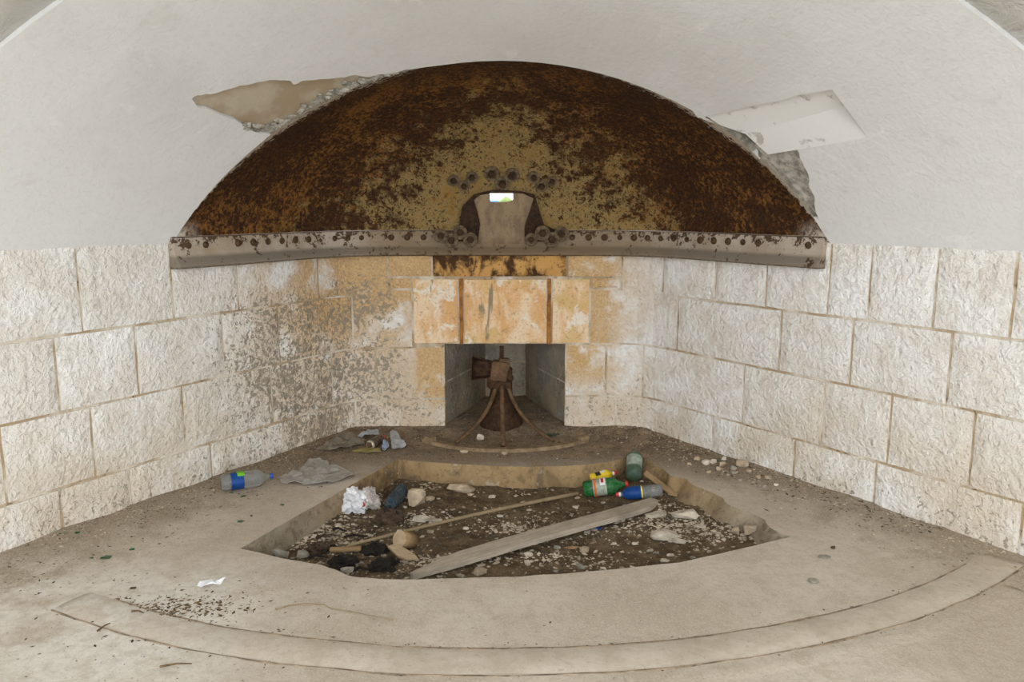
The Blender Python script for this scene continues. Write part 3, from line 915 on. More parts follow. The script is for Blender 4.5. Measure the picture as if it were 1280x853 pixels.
mesh_from('outer_lip', [v - Vector((0, 2.6, 0)) for v in vs], fs, M['floor'], trk, True)

M['seamshade'] = simple('seam_shade', (.25, .19, .13), .97, .5, 14, .5)  # dark strips standing in for the shade along the track edges
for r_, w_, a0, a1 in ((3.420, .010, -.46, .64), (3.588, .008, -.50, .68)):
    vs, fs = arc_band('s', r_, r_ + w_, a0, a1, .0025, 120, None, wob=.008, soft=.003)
    mesh_from('shade_seam', [v - Vector((0, 2.6, 0)) for v in vs], fs, M['seamshade'], trk)

# ------------------------------------------------------------------ gun mount in front of the niche
MB = Vector((-.075, 5.47, floor_z(-.075, 5.47)))
mount = thing('gun_mount', MB, 'rusty gun pivot mount with curved stays standing before the niche', 'gun mount')
def mpart(name, bm, mat, smooth=False):
    return obj(name, bm, M[mat], mount, None, smooth)
bm = bmesh.new(); lathe(bm, [(.155, -.01), (.150, .03), (.118, .09), (.092, .16), (.078, .24), (.075, .31), (.085, .325), (.085, .345), (.06, .35)], 20)
mpart('column', bm, 'mountiron', True)
bm = bmesh.new()
box(bm, (-.012, -.05, .305), (.165, .10, .055)); box(bm, (-.075, -.06, .32), (.05, .07, .075)); box(bm, (.055, -.02, .36), (.045, .09, .10))
bmesh.ops.bevel(bm, geom=bm.edges[:], offset=.008, segments=2, affect='EDGES')
mpart('collar', bm, 'mountiron')
bm = bmesh.new()
rot = Matrix.Rotation(math.radians(9), 3, 'Y')
box(bm, (-.012, -.055, .395), (.115, .085, .135), rot); box(bm, (.020, -.03, .44), (.075, .07, .075))
bmesh.ops.bevel(bm, geom=bm.edges[:], offset=.007, segments=2, affect='EDGES')
mpart('bracket', bm, 'staydust')
bm = bmesh.new(); tube(bm, [(.004, -.04, .44), (.004, -.04, .545), (.004, -.04, .565)], .0145, 12); mpart('pin', bm, 'mountiron', True)
# flared side plate: an open trough, wider at its outer end
bm = bmesh.new()
ii = [(-.045, .365), (-.045, .452)]; oo = [(-.205, .335), (-.200, .492)]
def quad_prism(bm, pts, th):
    f = bm.faces.new([bm.verts.new(p) for p in pts]); r = bmesh.ops.extrude_face_region(bm, geom=[f])
    bmesh.ops.translate(bm, vec=th, verts=[e for e in r['geom'] if isinstance(e, bmesh.types.BMVert)])
quad_prism(bm, [(-.045, -.02, .36), (-.205, .03, .335), (-.200, .03, .452), (-.045, -.02, .445)], (0, .008, 0))
quad_prism(bm, [(-.045, -.02, .445), (-.200, .03, .452), (-.200, -.06, .498), (-.045, -.07, .447)], (0, 0, .008))
quad_prism(bm, [(-.045, -.02, .36), (-.205, .03, .335), (-.205, -.06, .333), (-.045, -.07, .36)], (0, 0, -.008))
quad_prism(bm, [(-.203, .03, .335), (-.203, -.06, .333), (-.199, -.06, .498), (-.199, .03, .455)], (-.008, 0, 0))
bmesh.ops.recalc_face_normals(bm, faces=bm.faces); mpart('side_trough', bm, 'mountiron')
for px, py, tx, ty in ((570, 556, -.035, -.07), (692, 554, .045, -.065), (629, 560, .005, -.09)):
    e = at_floor(px, py) - MB; a = Vector((tx, ty, .30)); bm = bmesh.new()
    if abs(e.x) > .1:
        c1 = Vector((a.x + e.x * .12, a.y + e.y * .15, .13)); c2 = Vector((e.x * .55, e.y * .6, .05))
        P = lambda t: a * (1 - t) ** 3 + c1 * (3 * t * (1 - t) ** 2) + c2 * (3 * t * t * (1 - t)) + (e + Vector((0, 0, .014))) * t ** 3
        tube(bm, [P(i / 18) for i in range(19)], .017, 8, .014, .7)
    else:
        tube(bm, [a.lerp(e + Vector((0, 0, .012)), i / 8) for i in range(9)], .015, 8, .016)
    mpart('stay', bm, 'staydust', True)
vs, fs = arc_band('r', .735, .790, -.78, .78, .022, 50, None, cen=Vector((-.045, 5.665)), wob=.004)
mesh_from('base_rail', [v - MB for v in vs], fs, M['raildust'], mount)
for a in (-.70, .74):
    bm = bmesh.new(); p = Vector((-.045 + .765 * math.sin(a), 5.665 - .765 * math.cos(a), .03)) - MB
    box(bm, p, (.075, .05, .03), Matrix.Rotation(a, 3, 'Z')); bmesh.ops.bevel(bm, geom=bm.edges[:], offset=.006, segments=1, affect='EDGES')
    mpart('rail_end', bm, 'raildust')

# ------------------------------------------------------------------ litter: bottles
def plastic(name, col, trans=.5, rough=.22):
    k = NM(name, rough); v = k.noise(40, 4, .6)
    k.color(k.mix(k.step(v, .4, .62), col, tuple(min(1, c * .6 + .10) for c in col)))
    k.b.inputs['Transmission Weight'].default_value = trans; k.b.inputs['IOR'].default_value = 1.2
    k.b.inputs['Specular IOR Level'].default_value = .6
    return k.m
M['pet_clear'] = plastic('dusty_clear_plastic', (.55, .55, .52), .75)
M['pet_green'] = plastic('green_plastic', (.012, .20, .035), .45)
M['pet_dullgreen'] = plastic('dull_green_plastic', (.10, .17, .10), .45, .35)
M['pet_blue'] = plastic('dark_blue_plastic', (.045, .085, .105), .5, .25)
M['pet_yellow'] = simple('yellow_plastic', (.80, .58, .02), .4, .12, 30, 0, 0, 0, .5)
M['brown_glass'] = plastic('brown_glass', (.12, .06, .025), .3)
M['lab_blue'] = simple('blue_label', (.007, .05, .21), .5, .2, 25)
M['lab_green'] = simple('lime_label', (.16, .45, .03), .5, .2, 25)
M['lab_clear'] = simple('pale_label', (.30, .33, .27), .6, .25, 40)
M['lab_orange'] = simple('orange_print', (.62, .13, .03), .5, .2, 30)
M['lab_gold'] = simple('gold_print', (.62, .33, .06), .5, .2, 30)
M['lab_yellow'] = simple('yellow_edge', (.70, .55, .08), .5, .2, 30)
M['lab_dark'] = simple('dark_print', (.03, .03, .03), .5, .2, 30)
M['cap_red'] = simple('red_cap', (.50, .025, .02), .45, .15, 20, 0, 0, 0, .5)
M['cap_blue'] = simple('blue_cap', (.012, .06, .36), .45, .15, 20, 0, 0, 0, .5)
M['cap_white'] = simple('white_cap', (.75, .74, .72), .5, .1, 20)
M['tin'] = simple('tin_lid', (.42, .38, .30), .35, .3, 40, 0, .6)

def bottle(name, base, top, r, mats, label, crush=.0, bands=(), neck=.32, seed=1, ring=None, squash=1.):
    base = Vector(base); top = Vector(top); L = (top - base).length
    t = thing(name, base, label, 'bottle')
    t.rotation_mode = 'QUATERNION'; t.rotation_quaternion = Vector((0, 0, 1)).rotation_difference((top - base).normalized())
    capl = .016 if r > .035 else .02
    nl = L * (1 - neck); cr = r * .30
    def rad(z):
        if z < .012: return r * (.72 + .28 * math.sqrt(max(0, z / .012)))
        if z < nl: return r * (1 - .05 * math.exp(-((z - nl * .55) / (L * .05)) ** 2)) 
        q = (z - nl) / (L - capl - nl); q = min(1, q)
        return r + (cr * .9 - r) * sm(q, 0, .92)
    zs = [0, .002, .006, .012] + [.012 + (nl - .012) * i / 9 for i in range(1, 10)] + [nl + (L - capl - nl) * i / 8 for i in range(1, 9)]
    def ring_mesh(zs_, extra, m, nm, a0=0, a1=2 * PI, cap=True, seg=24):
        bm = bmesh.new(); rings = []
        full = a1 - a0 > 6.28
        for z in zs_:
            rg = []
            for k in range(seg + (0 if full else 1)):
                a = a0 + (a1 - a0) * k / seg; rr_ = rad(z) + extra
                petal = .12 * r * (math.cos(a * 5) * .5 - .5) * sm(z, .03, 0)
                d = crush * r * fbm(math.cos(a) * 1.2 + seed, math.sin(a) * 1.2, z * 14, 1, 3)
                rr_ += petal * (.8 if z < .03 else 0) + d * sm(L - capl - z, 0, .05)
                rg.append(bm.verts.new((rr_ * math.cos(a) * squash, rr_ * math.sin(a), z)))
            rings.append(rg)
        n = len(rings[0])
        for i in range(len(rings) - 1):
            for k in range(n if full else n - 1):
                bm.faces.new((rings[i][k], rings[i][(k + 1) % n], rings[i + 1][(k + 1) % n], rings[i + 1][k]))
        if cap and full: bm.faces.new(list(reversed(rings[0]))); bm.faces.new(rings[-1])
        return obj(nm, bm, M[m], t, None, True)
    ring_mesh(zs, 0, mats[0], 'body')
    for nm, m, f0, f1, a0, a1, ex in bands:
        n = 6; ring_mesh([L * (f0 + (f1 - f0) * i / n) for i in range(n + 1)], ex, m, nm, a0, a1, False)
    if mats[1]:
        bm = bmesh.new(); lathe(bm, [(cr, L - capl), (cr * 1.15, L - capl + .001), (cr * 1.15, L - .002), (cr * 1.0, L)], 16); obj('cap', bm, M[mats[1]], t)
    if ring:
        bm = bmesh.new(); lathe(bm, [(cr * 1.2, L - capl - .012), (cr * 1.2, L - capl)], 16); obj('neck_ring', bm, M[ring], t)
    return t
def axis(p0, p1, r, fz):
    def a(p):
        z = 0.
        for _ in range(6):
            q = at_z(p[0], p[1], z); z = fz(q.x, q.y) + r
        return Vector((q.x, q.y, z))
    return a(p0), a(p1)
A2 = 2 * PI
b0, b1 = axis((276, 604), (341, 595), .046, floor_z)
bottle('plastic_bottle', b0, b1, .046, ('pet_clear', 'cap_blue'), 'clear dusty plastic bottle with blue and lime label lying by the wall', .12,
       [('label', 'lab_blue', .18, .42, 0, A2, .0015), ('label_print', 'lab_green', .30, .44, 2.2, 4.4, .003)], .30, 2)
b0, b1 = axis((729, 612), (785, 605), .05, pit_z)
bottle('plastic_bottle', b0, b1, .050, ('pet_green', 'cap_red'), 'bright green plastic soda bottle lying across the back of the pit', .06,
       [('label', 'lab_clear', .22, .52, 0, A2, .0015), ('label_print', 'lab_orange', .24, .29, 0, A2, .003), ('label_emblem', 'cap_white', .38, .50, 2.9, 4.1, .003), ('emblem_print', 'cap_red', .41, .47, 3.2, 3.8, .0045)], .36, 5)
b0, b1 = axis((737, 599), (771, 591), .034, pit_z)
bottle('plastic_bottle', b0, b1, .034, ('pet_yellow', 'cap_red'), 'small yellow plastic bottle with red cap behind the green soda bottle', .10,
       [('label_print', 'lab_dark', .18, .36, 2.6, 4.4, .001), ('label', 'cap_white', .38, .55, 2.5, 4.0, .001)], .40, 8, 'cap_white')
q0 = at_floor(792, 606, pit_z); q0 = Vector((q0.x, q0.y, pit_z(q0.x, q0.y) + .046)); q1 = Vector((.765, 4.80, .055))
bottle('plastic_bottle', q0, q1, .048, ('pet_dullgreen', None), 'dull green plastic bottle propped neck-up in the back corner of the pit', .08,
       [('label', 'lab_clear', .26, .60, 0, A2, .0015)], .34, 11)
b0, b1 = axis((828, 613), (770, 619.5), .036, pit_z)
bottle('plastic_bottle', b0, b1, .036, ('pet_clear', 'cap_red'), 'clear plastic bottle with blue shoulder label and red cap beside the plank', .10,
       [('label', 'lab_blue', .46, .86, 0, A2, .0015), ('label_edge', 'lab_yellow', .43, .46, 0, A2, .0015), ('label_print', 'lab_gold', .49, .66, 1.2, 3.4, .003)], .30, 14, 'cap_white')
b0, b1 = axis((487, 632), (508, 612), .044, pit_z)
bottle('plastic_bottle', b0, b1 + Vector((0, 0, .02)), .046, ('pet_blue', None), 'crushed dark blue plastic bottle beside the white bag', .28, [], .30, 21, None, .8)
b0, b1 = axis((462, 557), (480, 546), .026, floor_z)
bottle('glass_jar', b0, b1, .030, ('brown_glass', 'cap_red'), 'small brown bottle lying base-first on the crumpled plastic by the wall', .02,
       [('base_band', 'tin', .0, .06, 0, A2, .001)], .28, 31)

# ------------------------------------------------------------------ litter: sheets, bag, paper
def sheet(name, px, mat, label, cat, fz=floor_z, amp=.02, seed=1., step=.018, lift=.004, th=.0025):
    poly = [at_floor(*p, fz).xy for p in dense(px, 3, .6)]; pp = [tuple(p) for p in poly]
    x0 = min(p[0] for p in pp); x1 = max(p[0] for p in pp); y0 = min(p[1] for p in pp); y1 = max(p[1] for p in pp)
    pts = [Vector(p) for p in pp]; ed = [(i, (i + 1) % len(pts)) for i in range(len(pts))]
    y = y0
    while y < y1:
        x = x0
        while x < x1:
            if inside((x, y), pp): pts.append(Vector((x + random.uniform(-.3, .3) * step, y + random.uniform(-.3, .3) * step)))
            x += step
        y += step
    vc, _, fc, *_r = delaunay_2d_cdt(pts, ed, [], 0, 1e-6)
    cx, cy = (x0 + x1) / 2, (y0 + y1) / 2; zc = fz(cx, cy)
    vs = []
    for v in vc:
        r = abs(fbm(v.x, v.y, seed, 7, 3)); fold = abs(nz(v.x + v.y * .6, v.y - v.x * .5, seed + 4, 16))
        vs.append((v.x - cx, v.y - cy, fz(v.x, v.y) + lift + amp * r + amp * .5 * fold - zc))
    fs = [tuple(f) for f in fc if inside(sum((vc[i] for i in f), Vector((0, 0))) / 3, pp)]
    o = mesh_from(name, vs, fs, mat, None, False, (cx, cy, zc))
    s_ = o.modifiers.new('t', 'SOLIDIFY'); s_.thickness = th; s_.offset = 1
    return tag(o, label, cat)
M['film'] = plastic('grey_plastic_film', (.46, .42, .36), .25, .4)
M['film_brown'] = plastic('dirty_plastic_film', (.24, .19, .13), .2, .45)
M['film_white'] = plastic('white_plastic_film', (.46, .46, .46), .15, .4)
M['paper_yel'] = simple('yellowed_paper', (.30, .24, .09), .9, .3, 20)
M['tissue'] = simple('white_tissue', (.78, .78, .79), .9, .1, 20)
sheet('plastic_sheet', [(352, 606), (345, 600), (362, 594), (374, 590), (386, 580), (400, 577), (407, 578), (412, 584), (436, 590), (443, 597), (425, 604), (400, 608), (370, 608)], M['film'], 'flat grey plastic sheet spread on the ledge beside the pit', 'plastic sheet', amp=.03, seed=2)
sheet('plastic_sheet', [(393, 565), (404, 560), (414, 553), (425, 544), (440, 547), (456, 553), (455, 557), (438, 561), (420, 566)], M['film_brown'], 'dirt-brown plastic sheet lying against the foot of the wall corner', 'plastic sheet', amp=.04, seed=5)
sheet('plastic_sheet', [(488, 551), (488, 544), (497, 548), (504, 553), (508, 561), (499, 564), (490, 563)], M['film_white'], 'greyish white plastic wrap crumpled beside the small brown bottle', 'plastic wrap', amp=.05, seed=8)
sheet('plastic_sheet', [(447, 547), (452, 543), (460, 541), (472, 542), (474, 545), (463, 549), (455, 549)], M['film_white'], 'white plastic scrap lying on the wall side of the small brown bottle', 'plastic wrap', amp=.05, seed=11)
sheet('paper_sheet', [(440, 566), (452, 562), (474, 562), (476, 566), (455, 568)], M['paper_yel'], 'yellowed paper sheet under the small brown bottle', 'paper', amp=.015, seed=14)
sheet('plastic_scrap', [(477, 560), (480, 556), (485, 556), (487, 564), (480, 566)], M['lab_blue'] if False else simple('pale_blue_film', (.30, .36, .48), .4), 'small pale blue wrapper scrap beside the small brown bottle', 'wrapper', amp=.05, seed=3, step=.01)
sheet('paper_tissue', [(246, 735), (252, 730), (262, 730), (270, 733), (283, 731), (276, 736), (262, 737), (252, 737)], M['tissue'], 'crumpled white tissue lying alone on the open floor', 'tissue', amp=.035, seed=6, step=.009)
sheet('plastic_scrap', [(742, 664), (746, 659), (751, 660), (752, 666), (746, 667)], M['cap_blue'], 'small bright blue plastic scrap on the soil below the plank', 'plastic scrap', pit_z, .03, 4, .006)

def lump(bm, c, r, sc, seed, amp=.35, sub=4, fr=2.2):
    ic = bmesh.ops.create_icosphere(bm, subdivisions=sub, radius=1)
    for v in ic['verts']:
        n = v.co.copy()
        d = 1 + amp * fbm(n.x + seed, n.y, n.z, fr, 4) - amp * .5 * abs(nz(n.x + seed, n.y, n.z, fr * 2.2))
        v.co = Vector(c) + Vector((n.x * sc[0], n.y * sc[1], n.z * sc[2])) * r * d
M['bag_white'] = simple('white_bag_film', (.68, .67, .68), .5, .18, 30, .4)
M['bag_grey'] = simple('dirty_bag_film', (.44, .39, .35), .55, .3, 30, .4)
p = at_floor(442, 640, pit_z)
bag = thing('plastic_bag', p, 'crumpled white plastic bag with blue and red print in the pit corner', 'plastic bag')
bm = bmesh.new(); lump(bm, (0, 0, .062), .078, (.95, .8, .95), 3, .4); obj('bag_body', bm, M['bag_white'], bag)
bm = bmesh.new(); lump(bm, (.075, .03, .068), .066, (1, .8, .9), 9, .45); obj('bag_neck', bm, M['bag_grey'], bag)
for c, m in (((.062, -.042, .058), 'cap_red'), ((-.062, -.03, .085), 'lab_blue')):
    bm = bmesh.new(); lump(bm, c, .013, (1, .55, 1), 4, .4, 2); obj('print', bm, M[m], bag)

# ------------------------------------------------------------------ timber
def wood(name, col):
    k = NM(name, .9); v = k.ocoord()
    g = k.noise(9, 4, .65, .3, v, (1, 6, 6)); m = k.noise(3, 3, .6, 0, v)
    c = k.mix(k.step(g, .35, .65), tuple(c * .85 for c in col), tuple(min(1, c * 1.12) for c in col))
    c = k.mix(k.mul(k.step(m, .55, .7), .45), c, tuple(c * .45 for c in col))
    k.color(c).bump(g, .3, .004); return k.m
M['greywood'] = wood('weathered_grey_plank', (.40, .335, .26))
M['polewood'] = wood('dry_cane', (.27, .20, .115))
M['cutwood'] = wood('cut_wood', (.30, .195, .10))
M['barkwood'] = wood('split_wood', (.37, .27, .165))
a = at_z(512, 719, -.075); b = at_z(822, 627, -.085)
mid_ = (a + b) / 2; Ld = (b - a).length
pk = bmesh.new(); n = 16; W, T = .098, .028; rows_ = []
for i in range(n + 1):
    s = i / n; x = (s - .5) * Ld
    w0, w1 = -W / 2, W / 2
    if s < .16: w1 = W / 2 - W * .55 * (1 - s / .16); w0 = -W / 2 + W * .2 * (1 - s / .16)
    if s > .93: w0 = -W / 2 + W * .45 * (s - .93) / .07
    w0 += .003 * nz(x * 9, 1, 2); w1 += .003 * nz(x * 9, 5, 2)
    zz = .006 * math.sin(s * 5)
    rows_.append([pk.verts.new(v) for v in ((x, w0, zz - T / 2), (x, w1, zz - T / 2), (x, w1, zz + T / 2), (x, w0, zz + T / 2))])
for i in range(n):
    for k in range(4): pk.faces.new((rows_[i][k], rows_[i][(k + 1) % 4], rows_[i + 1][(k + 1) % 4], rows_[i + 1][k]))
pk.faces.new(rows_[0]); pk.faces.new(list(reversed(rows_[-1]))); bmesh.ops.recalc_face_normals(pk, faces=pk.faces)
o = obj('wooden_plank', pk, M['greywood'], None, mid_)
o.rotation_euler = (0, math.atan2(-(b.z - a.z), Ld), math.atan2(b.y - a.y, b.x - a.x))
tag(o, 'long weathered grey plank lying diagonally across the pit', 'plank')
a = at_z(436, 682, -.10); b = at_z(722, 617, -.095); bm = bmesh.new(); c0 = (a + b) / 2
tube(bm, [a.lerp(b, i / 10) - c0 + Vector((0, 0, .012 * math.sin(i / 10 * PI) + .003 * nz(i, 2, 3))) for i in range(11)], .0075, 8, .0115)
tag(obj('wooden_pole', bm, M['polewood'], None, c0, True), 'thin wooden pole lying behind the grey plank in the pit', 'pole')
a = at_z(806, 588, .0); b = at_z(860, 629, -.11); c0 = (a + b) / 2; d = b - a; bm = bmesh.new()
box(bm, (0, 0, 0), (d.length, .012, .032)); bmesh.ops.bevel(bm, geom=bm.edges[:], offset=.003, segments=1, affect='EDGES')
o = obj('thin_board', bm, M['cutwood'], None, c0 + Vector((.0, -.005, -.012))); o.rotation_euler = (math.radians(-28), -math.asin(d.z / d.length), math.atan2(d.y, d.x))
tag(o, 'thin narrow board leaning against the crumbled side of the pit', 'board')
# sawn log end and a split slab
p = at_floor(508, 690, pit_z)
lg = thing('sawn_log_end', p + Vector((0, 0, 0)), 'short sawn log end with a pale cut face resting on the thin pole', 'log')
bm = bmesh.new(); dv = Vector((-.45, -.72, .42)).normalized(); c = Vector((-.005, .0, .062))
tube(bm, [c - dv * .055, c, c + dv * .045], .042, 16); obj('log_bark', bm, M['cutwood'], lg, None, True)
bm = bmesh.new(); tube(bm, [c + dv * .0455, c + dv * .048], .041, 16); fc_ = obj('cut_face', bm, M['barkwood'], lg)
p = at_floor(506, 698, pit_z)
bm = bmesh.new(); pr = [(-.085, .03), (-.05, .045), (.0, .02), (.055, -.02), (.075, -.05), (.02, -.055), (-.03, -.03)]
quad_prism(bm, [(x, y, .02 + .12 * (-x) * .3) for x, y in pr], (0, 0, .014)); bmesh.ops.recalc_face_normals(bm, faces=bm.faces)
o = obj('wood_slab', bm, M['barkwood'], None, p); o.rotation_euler = (math.radians(24), 0, 0); o.location.z += .012
tag(o, 'pale split wood slab lying under the sawn log end', 'wood slab')

# ------------------------------------------------------------------ charred heap
M['char'] = simple('charred_black', (.016, .012, .009), .8, .6, 30, .7)
M['char_brown'] = simple('burnt_brown', (.07, .045, .03), .85, .5, 25, .7)
for px, py, w, h, m, lb in ((487, 652, .085, .05, 'char_brown', 'dark brown burnt lump beside the crushed blue bottle'),
                            (468, 692, .07, .035, 'char', 'black charred lump between the sawn log end and wood offcut'),
                            (430, 707, .065, .035, 'char', 'black charred heap below the orange-brown wood offcut'),
                            (478, 712, .06, .034, 'char', 'black charred lump at the splintered plank end'),
                            (400, 690, .06, .03, 'char_brown', 'burnt brown lump at the foot of the pit edge')):
    p = at_floor(px, py, pit_z); bm = bmesh.new(); lump(bm, (0, 0, h * .45), 1, (w, w * .75, h), px * .1, .5, 3, 2.6)
    tag(obj('charred_lump', bm, M[m], None, p), lb, 'debris')
p = at_floor(432, 692, pit_z); bm = bmesh.new(); box(bm, (0, 0, .022), (.15, .03, .018), Matrix.Rotation(.1, 3, 'Z'))
bmesh.ops.bevel(bm, geom=bm.edges[:], offset=.004, segments=1, affect='EDGES')
tag(obj('wood_offcut', bm, M['cutwood'], None, p), 'short orange-brown wood offcut on the charred heap', 'wood')

for i, (px, py, L_, an) in enumerate(((408, 676, .10, .4), (425, 668, .08, -.3), (445, 676, .12, .1), (455, 662, .09, .8), (398, 702, .09, .15), (420, 717, .10, -.2), (450, 706, .09, .5), (452, 718, .08, .0), (492, 706, .08, -.6), (470, 668, .07, 1.1), (418, 690, .07, -.9))):
    p = at_floor(px, py - 2, pit_z); bm = bmesh.new(); dx, dy = math.cos(an) * L_ / 2, math.sin(an) * L_ / 2
    tube(bm, [(-dx, -dy, .012), (-dx * .3, -dy * .3 + .008, .02), (dx * .4, dy * .4 - .005, .018), (dx, dy, .012)], .011, 6, .006, .6)
    tag(obj('charred_stick', bm, M['char' if i % 3 else 'char_brown'], None, p), 'short black charred stick on the burnt heap in the pit' if i % 3 else 'short burnt brown stick on the charred heap in the pit', 'stick', 'charred sticks in the pit')

# ------------------------------------------------------------------ loose stones
rs = random.Random(11)
def hull_stone(w, d, h, seed, pts=16):
    r = random.Random(seed); bm = bmesh.new()
    for _ in range(pts):
        v = Vector((r.gauss(0, 1), r.gauss(0, 1), r.gauss(0, 1))).normalized()
        q = r.uniform(.85, 1.1); v = Vector((math.copysign(abs(v.x) ** .75, v.x), math.copysign(abs(v.y) ** .75, v.y), math.copysign(abs(v.z) ** .6, v.z)))
        bm.verts.new((v.x * w / 2 * q, v.y * d / 2 * q, v.z * h / 2 * q + h * .42))
    bmesh.ops.convex_hull(bm, input=bm.verts[:])
    bmesh.ops.delete(bm, geom=[v for v in bm.verts if not v.link_faces], context='VERTS')
    bmesh.ops.recalc_face_normals(bm, faces=bm.faces)
    return bm
def stone(px, py, wpx, hpx, mat, label, fz=pit_z, flat=.5, name='loose_stone', cat='stone', group=None, rz=None, sub=False):
    p = at_floor(px, py + hpx * .35, fz); k = (p.y * cp) / F_PX
    w = wpx * k; h = max(.006, hpx * k * flat * 1.15); d = max(w * .55, hpx * k * (1.6 - flat))
    bm = hull_stone(w, d, h, int(px * 7 + py), 22)
    o = obj(name, bm, M[mat], None, p); o.rotation_euler = (0, 0, rs.uniform(-.5, .5) if rz is None else rz)
    tag(o, label, cat, group); return o
stone(521, 624, 26, 24, 'stone_tan', 'tan wedge-shaped stone standing beside the crushed blue bottle', flat=.95)
stone(576, 611, 36, 14, 'stone_tan', 'broad tan stone slab leaning on the back face of the pit', flat=.8)
stone(537, 623, 14, 9, 'stone_tan', 'small tan stone between the wedge stone and the broad slab', flat=.7)
stone(525, 647, 22, 14, 'stone_pale', 'pale plaster lump on the soil between blue bottle and pole', flat=.5)
stone(541, 648, 26, 10, 'stone_pale', 'flat spread of pale plaster behind the pole', flat=.35)
stone(538, 664, 10, 7, 'stone_tan', 'small tan stone just in front of the pole', flat=.6)
stone(351, 691, 26, 16, 'stone_grey', 'grey block in the pit corner nearest the white tissue', flat=.8)
stone(379, 693, 18, 14, 'stone_grey', 'grey rounded stone beside the corner block', flat=.7)
stone(434, 712, 20, 12, 'stone_grey', 'grey mottled stone half buried in the charred heap', flat=.7)
stone(598, 714, 22, 14, 'stone_tan', 'tan stone tucked against the splintered half of the plank', flat=.7)
stone(660, 692, 13, 8, 'stone_pale', 'pale chip in front of the middle of the plank', flat=.6)
stone(660, 703, 10, 9, 'stone_pale', 'small pale pebble at the front lip of the pit', flat=.7)
stone(576, 719, 14, 8, 'stone_grey', 'bluish grey stone beside the splintered plank end', flat=.6)
stone(715, 683, 18, 8, 'terracotta', 'terracotta shard lying flat on the soil', flat=.4)
stone(731, 686, 16, 12, 'stone_tan', 'tan stone next to the terracotta shard', flat=.6)
stone(726, 708, 13, 9, 'stone_grey', 'grey pebble near the front lip of the pit', flat=.7)
stone(767, 679, 11, 6, 'stone_pale', 'white pebble in the open soil below the plank', flat=.6)
stone(820, 641, 36, 13, 'stone_pale', 'flat plaster slab behind the largest plaster slab', flat=.4)
stone(857, 641, 40, 20, 'stone_pale', 'thick rounded plaster slab beside the crumbled pit side', flat=.5)
stone(832, 664, 46, 24, 'stone_pale', 'largest broken plaster slab in the pit', flat=.4)
stone(848, 675, 22, 10, 'stone_pale', 'pale plaster fragment at the corner of the largest slab', flat=.45)
stone(876, 657, 18, 8, 'stone_pale', 'thin pale plaster flake near the crumbled pit side', flat=.45)
stone(830, 700, 15, 8, 'stone_pale', 'pale flat stone near the front lip of the pit, squarish', flat=.5)
stone(938, 664, 20, 18, 'stone_tan', 'squarish tan stone at the pit tip under the clean wall', flat=.85)
stone(919, 664, 12, 12, 'stone_tan', 'small tan stone beside the squarish tan stone', flat=.8)
stone(955, 669, 10, 8, 'stone_grey', 'small grey stone against the tip of the pit edge', flat=.7)
stone(872, 687, 8, 5, 'stone_pale', 'tiny pale chip alone on dark soil near the pit lip', flat=.6)
fl = dict(fz=floor_z)
stone(1030, 695, 20, 6, 'stone_grey', 'flat grey stone flake on the open floor', flat=.35, **fl)
stone(1017, 725, 15, 9, 'stone_grey', 'pointed grey stone on the open floor before the flat flake', flat=.5, **fl)
stone(1042, 684, 9, 5, 'char_brown', 'small dark brown clod on the open floor by the flat flake', flat=.6, **fl)
stone(600, 547, 11, 9, 'stone_pale', 'pale round stone between the stays of the gun mount', flat=.9, **fl)
stone(580, 564, 13, 6, 'stone_tan', 'flat tan stone outside the curved rail between two stays', flat=.6, **fl)
stone(630, 566, 9, 6, 'stone_tan', 'tan pebble outside the curved rail at the straight stay', flat=.7, **fl)
stone(166, 755 - 20, 0.1 + 9, 4, 'char_brown', 'dark clod on the chalky floor away from the litter patch', flat=.6, **fl)
LEDGE = [(882, 578, 13, 9), (892, 577, 11, 7), (903, 581, 12, 8), (916, 584, 11, 9), (928, 579, 19, 11), (898, 586, 8, 6), (871, 573, 9, 6), (917, 591, 9, 5), (948, 596, 9, 6), (960, 597, 10, 6), (941, 603, 7, 5), (970, 606, 8, 4), (886, 590, 7, 4), (925, 600, 6, 4), (955, 608, 8, 5), (905, 573, 9, 6), (862, 580, 6, 4), (936, 589, 8, 5)]
for x, y, w, h in LEDGE:
    cm = rs.choice(['tan', 'grey', 'grey', 'pale', 'tan'])
    stone(x, y, w, h, 'stone_' + cm, 'small %s rubble stone on the ledge along the foot of the clean wall' % cm, flat=.8, group='rubble stones along the wall ledge', **fl)
for i in range(70):
    for _ in range(40):
        x = rs.uniform(-1.2, 1.3); y = rs.uniform(3.2, 4.75)
        if inside((x, y), PITP) and inside((x * 1.04 + .0, y - .05), PITP): break
    px, py = proj((x, y, pit_z(x, y))); s = rs.uniform(5, 11)
    cm = rs.choice(['pale', 'tan', 'grey', 'pale'])
    stone(px, py, s, s * .6, 'stone_' + cm, 'small loose %s chip of broken plaster scattered on the pit soil' % cm, flat=.6, name='plaster_chip', cat='chip', group='plaster chips on the pit soil')

# green glass shards
M['shard'] = plastic('green_glass', (.02, .10, .03), .3, .15)
def shard(px, py, w, lb, grp=None, fz=floor_z):
    p = at_floor(px, py, fz); k = p.y / F_PX; bm = hull_stone(w * k, w * k * .7, .008, int(px), 10)
    tag(obj('glass_shard', bm, M['shard'], None, p), lb, 'glass shard', grp)
shard(693, 541, 22, 'large dark green glass shard at the foot of the niche')
shard(898, 576, 12, 'green glass shard among the rubble stones on the wall ledge')
for x, y, w in ((96, 667, 9), (133, 698, 16), (116, 698, 9), (165, 688, 8), (301, 653, 10), (314, 646, 6), (304, 622, 10), (353, 632, 7), (289, 617, 8)):
    shard(x, y, w, 'small green glass shard on the floor near the pitted wall', 'green glass shards on the floor')

